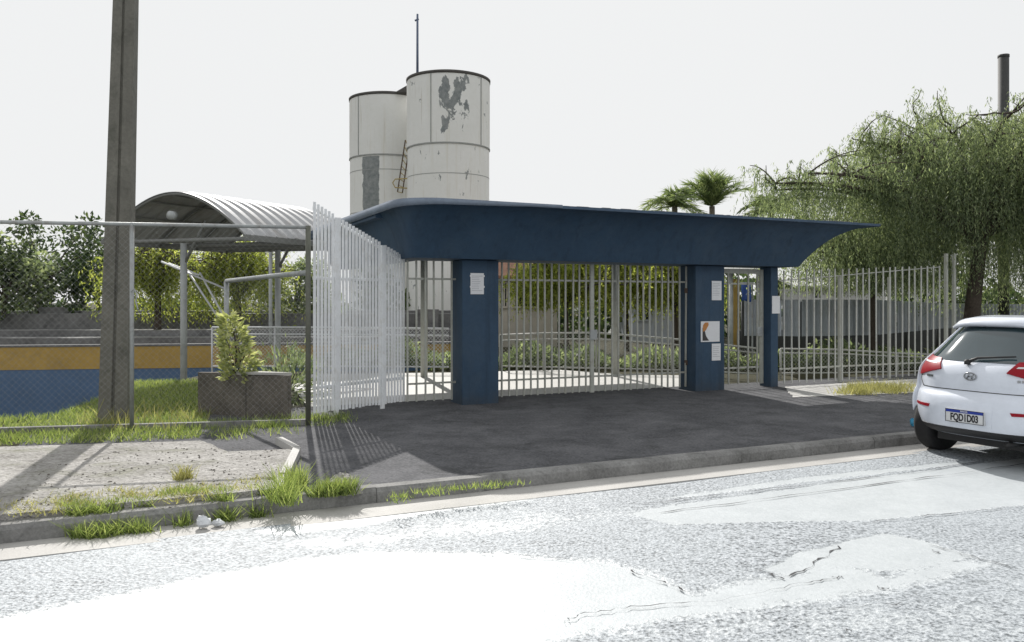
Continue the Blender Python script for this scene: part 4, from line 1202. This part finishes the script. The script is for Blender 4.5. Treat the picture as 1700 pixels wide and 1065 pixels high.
grass('gutter_grass', kerb_tufts(800, 13, 110, 440, 6.72, 6.84, -.13, .045), 'grass', .13, .011, 'grass hanging over the kerb face into the left gutter', .6)
grass('kerb_weeds', patches(900, [(515, 832), (590, 820), (575, 812), (530, 816)], -.02, .04, 16), 'grass', .13, .011, 'grass tuft around the broken pavement wedge', .45)
grass('pavement_weeds', patches(160, [(296, 800), (312, 800), (312, 792), (296, 792)], .045, .03, 5), 'grass_dry', .12, .009, 'small weed tuft in the pavement crack', .5)
grass('edge_weeds', patches(700, [(452, 838), (475, 800), (500, 800), (470, 846)], .0, .05, 12), 'grass', .18, .011, 'weeds at the pavement corner beside the driveway', .45)
grass('path_grass', patches(1800, [(1390, 655), (1510, 655), (1510, 640), (1430, 641)], .0, .12, 30), 'grass_dry', .14, .012, 'dry sunlit grass at the bar fence beside the car', .5)
grass('apron_weeds', patches(420, [(640, 840), (780, 815), (900, 798), (900, 790), (700, 815), (640, 828)], .0, .05, 14), 'grass', .05, .009, 'sparse weeds along the driveway kerb', .5)
# shoots by the fence
o = thing('dead_shoots', P(190, 690, 10.6), 'bare pale plant shoots at the foot of the utility pole', 'plant')
for k in range(14):
    b = P(160 + k * 10 + random.uniform(-5, 5), 500, 10.5); b.z = 0
    e = b + Vector((random.uniform(-.15, .15), random.uniform(-.1, .1), random.uniform(.15, .42)))
    MB().tube([b, b.lerp(e, .5) + Vector((random.uniform(-.03, .03), 0, .02)), e], [.007, .005, .003], 5).build('shoot', 'grass_dry', o)

# loose stones and rubble on the pavement
o = thing('loose_stones', G(310, 795, .05), None, None); o['kind'] = 'stuff'; o['label'] = 'loose stones scattered on the left pavement'; o['category'] = 'stones'
m = MB()
for p in region(520, [(0, 850), (430, 840), (480, 745), (250, 735), (60, 780)], .047):
    s_ = random.uniform(.004, .009) * random.choice((1, 1, 1, 1.8))
    m.add([(p[0] + s_ * math.cos(a) * random.uniform(.7, 1.2), p[1] + s_ * math.sin(a) * random.uniform(.7, 1.2), p[2]) for a in (0, 1.26, 2.5, 3.77, 5.0)] + [(p[0], p[1], p[2] + s_ * .7)], [(0, 1, 5), (1, 2, 5), (2, 3, 5), (3, 4, 5), (4, 0, 5)])
m.build('stones', 'planter_concrete', o)['kind'] = 'stuff'

# litter
def crumple(name, c, sx, sy, sz, mat, label, seed):
    random.seed(seed); m = MB(); k = 9; vs = []; fs = []
    for i in range(6):
        for j in range(k):
            th = math.pi * i / 5; ph = 2 * math.pi * j / k; r = random.uniform(.65, 1.15)
            vs.append((c.x + sx * r * math.sin(th) * math.cos(ph), c.y + sy * r * math.sin(th) * math.sin(ph), c.z + sz * (1 - math.cos(th)) * .5 * random.uniform(.8, 1.15)))
    for i in range(5):
        for j in range(k): fs.append((i * k + j, (i + 1) * k + j, (i + 1) * k + (j + 1) % k, i * k + (j + 1) % k))
    m.add(vs, fs)
    return tag(m.build(name, mat), label, 'litter')
crumple('plastic_litter', G(337, 876, -.12), .06, .05, .09, 'litter', 'crumpled white plastic litter in the gutter at the left', 3)
crumple('paper_litter', G(362, 873, -.12), .05, .04, .05, 'litter', 'small flat scrap of pale litter right beside the crumpled plastic', 4)
crumple('plastic_bag', G(1516, 708, 0), .05, .05, .1, 'blue_bag', 'bright blue plastic bag on the pavement behind the car', 5)
random.seed(21)

# ================================================================== PARKED CAR
def interp(pts, t):
    # polyline by parameter 0..1 (smooth)
    n = len(pts) - 1; x = min(max(t, 0), 1) * n; i = min(int(x), n - 1); f = x - i
    p0, p1, p2, p3 = pts[max(i - 1, 0)], pts[i], pts[i + 1], pts[min(i + 2, n)]
    return tuple(0.5 * ((2 * p1[k]) + (-p0[k] + p2[k]) * f + (2 * p0[k] - 5 * p1[k] + 4 * p2[k] - p3[k]) * f * f + (-p0[k] + 3 * p1[k] - 3 * p2[k] + p3[k]) * f ** 3) for k in range(2))
REAR = [(.16, .27), (.05, .33), (.01, .44), (.0, .56), (.025, .66), (.07, .72), (.075, .80), (.085, .90), (.13, .99), (.215, 1.07), (.31, 1.17), (.41, 1.28), (.51, 1.38), (.60, 1.445)]
TOP = [(.60, 1.445), (1.0, 1.47), (1.5, 1.475), (1.95, 1.45), (2.3, 1.37), (2.65, 1.17), (2.98, .99), (3.35, .93), (3.65, .84), (3.8, .74)]
FRONT = [(3.72, .25), (3.86, .34), (3.9, .48), (3.88, .62), (3.8, .74)]
BOT = [(.16, .27), (1.0, .22), (2.0, .22), (3.0, .22), (3.72, .25)]
def Hz(z):
    xs_ = [.2, .3, .45, .6, .8, .92, 1.0, 1.2, 1.4, 1.48]; hs = [.74, .795, .83, .84, .84, .825, .79, .685, .575, .53]
    return float(np.interp(z, xs_, hs))
def coons(a, c):
    r, f, t, b = interp(REAR, c), interp(FRONT, c), interp(TOP, a), interp(BOT, a)
    c00, c01, c10, c11 = REAR[0], REAR[-1], FRONT[0], FRONT[-1]
    return [(1 - a) * r[k] + a * f[k] + (1 - c) * b[k] + c * t[k] - ((1 - a) * (1 - c) * c00[k] + (1 - a) * c * c01[k] + a * (1 - c) * c10[k] + a * c * c11[k]) for k in range(2)]
def carpt(a, b, c):
    x, z = coons(a, c); w = 2 * b - 1
    h = Hz(z)
    e = max(0, 1 - a / .16); e2 = max(0, (a - .84) / .16)
    k = abs(w)
    bow = (.30 * k ** 4 + .05 * k ** 2)
    x = x + bow * e ** 2 * (1.0 if c < .62 else 1.0) - (.32 * k ** 4 + .12 * k ** 2) * e2 ** 2
    h *= 1 - .055 * e ** 3 - .07 * e2 ** 3
    topf = max(0, (c - .9) / .1)
    z = z - .05 * k ** 4 * topf - .012 * k ** 2 * topf
    return (x, w * h, z)
def rear_c(z):
    lo, hi = 0.0, 1.0
    for _ in range(30):
        mid_ = (lo + hi) / 2
        if interp(REAR, mid_)[1] < z: lo = mid_
        else: hi = mid_
    return lo
CAR_S = 1.06
car_rot = STREET_ROT + R(1.5)
car_loc = Vector((0, 0, 0))
car = thing('parked_car', (0, 0, 0), 'white hatchback car parked at the kerb seen from behind', 'car')
def carpart(name, m, mat, smooth=True, parent=None):
    me = raw(m, name, mat)
    if smooth: me.polygons.foreach_set('use_smooth', [True] * len(me.polygons))
    o_ = bpy.data.objects.new(name, me); COL.objects.link(o_)
    o_.parent = parent or car
    return o_
def carbody():
    m = MB(); NX, NY, NZ = 60, 28, 44
    idx = {}; vs = []
    def vid(i, j, k):
        key = (i, j, k)
        if key not in idx:
            idx[key] = len(vs); vs.append(carpt(i / NX, j / NY, k / NZ))
        return idx[key]
    fs = []
    for j in range(NY):
        for k in range(NZ):
            fs.append((vid(0, j, k), vid(0, j, k + 1), vid(0, j + 1, k + 1), vid(0, j + 1, k)))
            fs.append((vid(NX, j, k), vid(NX, j + 1, k), vid(NX, j + 1, k + 1), vid(NX, j, k + 1)))
    for i in range(NX):
        for k in range(NZ):
            fs.append((vid(i, 0, k), vid(i + 1, 0, k), vid(i + 1, 0, k + 1), vid(i, 0, k + 1)))
            fs.append((vid(i, NY, k), vid(i, NY, k + 1), vid(i + 1, NY, k + 1), vid(i + 1, NY, k)))
        for j in range(NY):
            fs.append((vid(i, j, 0), vid(i, j + 1, 0), vid(i + 1, j + 1, 0), vid(i + 1, j, 0)))
            fs.append((vid(i, j, NZ), vid(i + 1, j, NZ), vid(i + 1, j + 1, NZ), vid(i, j + 1, NZ)))
    m.add(vs, fs)
    o_ = carpart('body', m, 'car_paint')
    # wheel arches cut away
    for x in (.62, 3.16):
        for sg in (-1, 1):
            cut = MB().tube([(x, sg * .58, .30), (x, sg * 1.1, .30)], .345, 32)
            me = bpy.data.meshes.new('cut'); me.from_pydata(cut.v, [], cut.f)
            co = bpy.data.objects.new('cut', me); COL.objects.link(co)
            bm_ = o_.modifiers.new('arch', 'BOOLEAN'); bm_.operation = 'DIFFERENCE'; bm_.object = co; bm_.solver = 'EXACT'
    dg = bpy.context.evaluated_depsgraph_get()
    new = bpy.data.meshes.new_from_object(o_.evaluated_get(dg))
    o_.modifiers.clear(); o_.data = new
    for c_ in [q for q in bpy.data.objects if q.name.startswith('cut')]: bpy.data.objects.remove(c_)
    return o_
body = carbody()
def rear_normal(w_, z_):
    d_ = .004
    pw = Vector(carpt(0, (min(w_ + d_, 1) + 1) / 2, rear_c(z_))) - Vector(carpt(0, (max(w_ - d_, -1) + 1) / 2, rear_c(z_)))
    pz = Vector(carpt(0, (w_ + 1) / 2, rear_c(z_ + d_))) - Vector(carpt(0, (w_ + 1) / 2, rear_c(z_ - d_)))
    nr = pw.cross(pz).normalized()
    return nr if nr.x < 0 else -nr
def rearpatch(name, left, right, off, mat, nz=8, nw=16, thick=.02, parent=None, smooth=True):
    # strip between two outlines given as lists of (w, z), laid on the rear of the car
    def at(poly, t):
        n_ = len(poly) - 1; x = t * n_; i = min(int(x), n_ - 1); f = x - i
        return poly[i][0] * (1 - f) + poly[i + 1][0] * f, poly[i][1] * (1 - f) + poly[i + 1][1] * f
    top_, low = [], []
    for k in range(nz + 1):
        l_, r_ = at(left, k / nz), at(right, k / nz); ra, rb = [], []
        for j in range(nw + 1):
            f = j / nw; w_ = l_[0] * (1 - f) + r_[0] * f; z_ = l_[1] * (1 - f) + r_[1] * f
            p_ = Vector(carpt(0, (w_ + 1) / 2, rear_c(z_))); nr = rear_normal(w_, z_)
            ra.append(p_ + nr * off); rb.append(p_ + nr * (off - thick))
        top_.append(ra); low.append(rb)
    m = MB().grid(top_)
    edge = [(0, j) for j in range(nw + 1)] + [(k, nw) for k in range(1, nz + 1)] + [(nz, j) for j in range(nw - 1, -1, -1)] + [(k, 0) for k in range(nz - 1, 0, -1)]
    L = len(edge)
    base = len(m.v)
    m.v += [tuple(top_[k][j]) for k, j in edge] + [tuple(low[k][j]) for k, j in edge]
    m.f += [(base + i, base + (i + 1) % L, base + L + (i + 1) % L, base + L + i) for i in range(L)]
    return carpart(name, m, mat, smooth, parent)
# rear window, dark surround, lights
rw = rearpatch('rear_window', [(.90, 1.025), (.90, 1.2), (.86, 1.365)], [(-.90, 1.025), (-.90, 1.2), (-.86, 1.365)], .006, 'car_glass', 12, 30)
for sg in (1, -1):
    tlamp = rearpatch('tail_light', [(sg * .99, .835), (sg * .99, .93), (sg * .99, 1.05)], [(sg * .80, .862), (sg * .44, .935), (sg * .55, 1.035)], .016, 'car_red', 8, 14, .03)
    rearpatch('light_band', [(sg * .97, .985), (sg * .97, 1.0)], [(sg * .54, .978), (sg * .56, .992)], .0185, 'plate_white', 2, 10, .006, tlamp)
    rearpatch('reflector', [(sg * .86, .548), (sg * .86, .572)], [(sg * .55, .54), (sg * .53, .572)], .006, 'car_red' , 2, 8, .012)
# shut lines of the hatch
rearpatch('hatch_gap', [(.78, .735), (.78, .743)], [(-.78, .735), (-.78, .743)], .003, 'car_dark', 1, 30, .004)
for sg in (1, -1):
    rearpatch('hatch_gap', [(sg * .78, .737), (sg * .90, .81), (sg * .93, .845)], [(sg * .765, .743), (sg * .885, .815), (sg * .915, .85)], .003, 'car_dark', 6, 1, .004)
rearpatch('lower_valance', [(.80, .285), (.80, .36)], [(-.80, .285), (-.80, .36)], .004, 'car_dark', 4, 20, .008)
rearpatch('plate_recess', [(.32, .40), (.34, .61)], [(-.32, .40), (-.34, .61)], .002, 'car_paint', 4, 10, .004)
# number plate
pz0, pz1 = .425, .555
px_ = -.022
plate = carpart('number_plate', MB().box(px_, px_ + .04, -.2, .2, pz0, pz1), 'plate_white', False)
carpart('plate_band', MB().box(px_ - .002, px_ + .0, -.2, .2, pz1 - .032, pz1 - .001), 'plate_blue', False, plate)
for (y0, y1, z0_, z1_) in ((-.2, .2, pz0, pz0 + .005), (-.2, -.195, pz0, pz1), (.195, .2, pz0, pz1), (-.2, .2, pz1 - .005, pz1)):
    carpart('plate_border', MB().box(px_ - .004, px_ - .0021, y0, y1, z0_, z1_), 'plate_ink', False, plate)
def text(body_, size, mat, parent, y, z, x, name='lettering', bold=.0, sx=1.0):
    cu = bpy.data.curves.new(name, 'FONT'); cu.body = body_; cu.size = size; cu.align_x = 'CENTER'; cu.align_y = 'CENTER'
    cu.extrude = .001; cu.offset = bold
    to = bpy.data.objects.new(name, cu); COL.objects.link(to)
    dg = bpy.context.evaluated_depsgraph_get()
    me = bpy.data.meshes.new_from_object(to.evaluated_get(dg)); bpy.data.objects.remove(to)
    me.materials.clear(); me.materials.append(MATS[mat])
    # text x runs to the car's right (seen from behind), up is z
    me.transform(Matrix.Diagonal((sx, 1, 1, 1)))
    me.transform(Matrix(((0, 0, -1, x), (-1, 0, 0, y), (0, 1, 0, z), (0, 0, 0, 1))))
    o_ = bpy.data.objects.new(name, me); COL.objects.link(o_); o_.parent = parent
    return o_
text('FQD1D03', .098, 'plate_ink', plate, 0, pz0 + .049, px_ - .0025, bold=.003, sx=.70)
text('BRASIL', .026, 'plate_white', plate, 0, pz1 - .0165, px_ - .0035)
# emblem: an oval ring with a slanted letter
ez = .885
ex = interp(REAR, rear_c(ez))[0] - .012
m = MB(); ring_o = []; ringp = [(ex, .062 * math.cos(2 * math.pi * k / 24), ez + .036 * math.sin(2 * math.pi * k / 24)) for k in range(25)]
em = carpart('emblem', MB().tube(ringp, .0065, 6, False), 'chrome')
carpart('emblem_letter', MB().tube([(ex, .034, ez - .022), (ex, .012, ez + .024)], .006, 6).tube([(ex, -.012, ez - .024), (ex, -.034, ez + .022)], .006, 6).tube([(ex, .022, ez - .004), (ex, -.022, ez + .004)], .006, 6), 'chrome', True, em)
for (w_, z_) in ((.62, .845), (-.62, .855)):
    for k in range(3):
        ww = w_ + (k - 1) * .045
        rearpatch('badge', [(ww + .016, z_), (ww + .016, z_ + .022)], [(ww - .014, z_), (ww - .016, z_ + .022)], .006, 'chrome', 1, 2, .006)
# wiper
wz = 1.03
wp = [Vector(carpt(0, (w_ + 1) / 2, rear_c(z_))) + rear_normal(w_, z_) * .03 for w_, z_ in ((.08, 1.0), (-.02, 1.045), (-.25, 1.06), (-.5, 1.075))]
wi = carpart('wiper', MB().tube(wp, [.02, .012, .009, .007], 8), 'car_dark')
carpart('wiper_hub', MB().lathe((0, 0, 0), [(.03, -.02), (.028, .02), (.01, .03)], 12), 'car_dark', True, wi).location = wp[0]
# roof spoiler with brake light
rows = []
for (x, z, hw, dz) in ((.47, 1.385, .50, .0), (.46, 1.402, .505, .0), (.57, 1.448, .515, .0), (.80, 1.470, .51, -.004)):
    rows.append([(x + .10 * abs(w_) ** 3 * (1 if x < .6 else .3), w_ * hw, z - .045 * abs(w_) ** 4) for w_ in [k / 10 - 1 for k in range(21)]])
sp = carpart('spoiler', MB().grid(rows), 'car_paint')
sp.modifiers.new('t', 'SOLIDIFY').thickness = .02
carpart('brake_light', MB().boxa((.452, -.14, 1.382), (.02, 0, 0), (0, .28, 0), (0, 0, .02)), 'car_red', False, sp)
# side glass and trim
def sidepatch(name, x0, x1, z0, z1, sg, mat, slant0=0, slant1=0):
    rows = []
    for k in range(9):
        z_ = z0 + (z1 - z0) * k / 8
        xa = x0 + slant0 * k / 8; xb = x1 + slant1 * k / 8
        rows.append([(xa + (xb - xa) * j / 12, sg * (Hz(z_) + .006), z_) for j in range(13)])
    if sg < 0: rows = rows[::-1]
    carpart(name, MB().grid(rows), mat)
for sg in (-1, 1):
    sidepatch('side_window', .80, 1.42, 1.0, 1.37, sg, 'car_glass', .02, .02)
    sidepatch('side_window', 1.48, 2.50, 1.0, 1.37, sg, 'car_glass', 0, -.30)
    mi = carpart('wing_mirror', MB().boxa((2.35, sg * .83, 1.0), (.1, 0, 0), (0, sg * .17, .01), (0, 0, .12)), 'car_paint')
    bv = mi.modifiers.new('b', 'BEVEL'); bv.width = .03; bv.segments = 3
    carpart('door_handle', MB().boxa((1.55, sg * .842, .86), (.18, 0, 0), (0, sg * .02, 0), (0, 0, .03)), 'car_paint', False)
    rows_ = []
ws = MB()
rows = [[(2.32 + .62 * k / 8 + .0 - .12 * abs(w_) ** 2, w_ * (.56 + .17 * k / 8), 1.385 - .375 * k / 8 - .02 * abs(w_) ** 3) for w_ in [j / 8 - 1 for j in range(17)]] for k in range(9)]
carpart('windscreen', ws.grid(rows), 'car_glass')
for sg in (-1, 1):
    hl = carpart('headlight', MB().boxa((3.52, sg * .52, .66), (.28, -sg * .02, -.03), (0, sg * .22, 0), (0, 0, .13)), 'chrome')
    bv = hl.modifiers.new('b', 'BEVEL'); bv.width = .03; bv.segments = 3
# wheels
for x in (.62, 3.16):
    for sg in (-1, 1):
        ty = carpart('wheel', MB().lathe((0, 0, 0), [(.19, -.095), (.285, -.095), (.302, -.06), (.302, .06), (.285, .095), (.19, .095)], 36), 'tyre')
        ty.rotation_euler = (R(90), 0, 0); ty.location = (x, sg * .735, .30)
        carpart('rim', MB().lathe((0, 0, 0), [(.19, -.08), (.18, -.02), (.05, .02), (.05, .06), (.18, .05), (.19, .085)], 24), 'alloy', True, ty)
        for k in range(5):
            a_ = 2 * math.pi * k / 5
            carpart('spoke', MB().boxa((.04 * math.cos(a_) + .02 * math.sin(a_), .04 * math.sin(a_) - .02 * math.cos(a_), -sg * .088), (.145 * math.cos(a_), .145 * math.sin(a_), 0), (-.04 * math.sin(a_), .04 * math.cos(a_), 0), (0, 0, sg * .03)), 'alloy', False, ty)
carpart('exhaust', MB().tube([(.1, -.35, .25), (.6, -.35, .26)], .03, 10), 'car_dark')
carpart('underbody', MB().box(.35, 3.5, -.55, .55, .17, .3), 'car_dark', False)
# place it: rear wheel on the kerb side touches the road where the photo shows it
wheel_contact = G(1558, 745, -.13)
M = Matrix.Rotation(car_rot, 4, 'Z') @ Matrix.Scale(CAR_S, 4)
off = M @ Vector((.62, .735, 0.0))
car.location = (wheel_contact.x - off.x, wheel_contact.y - off.y, -.13)
car.rotation_euler = (0, 0, car_rot)
car.scale = (CAR_S, CAR_S, CAR_S)
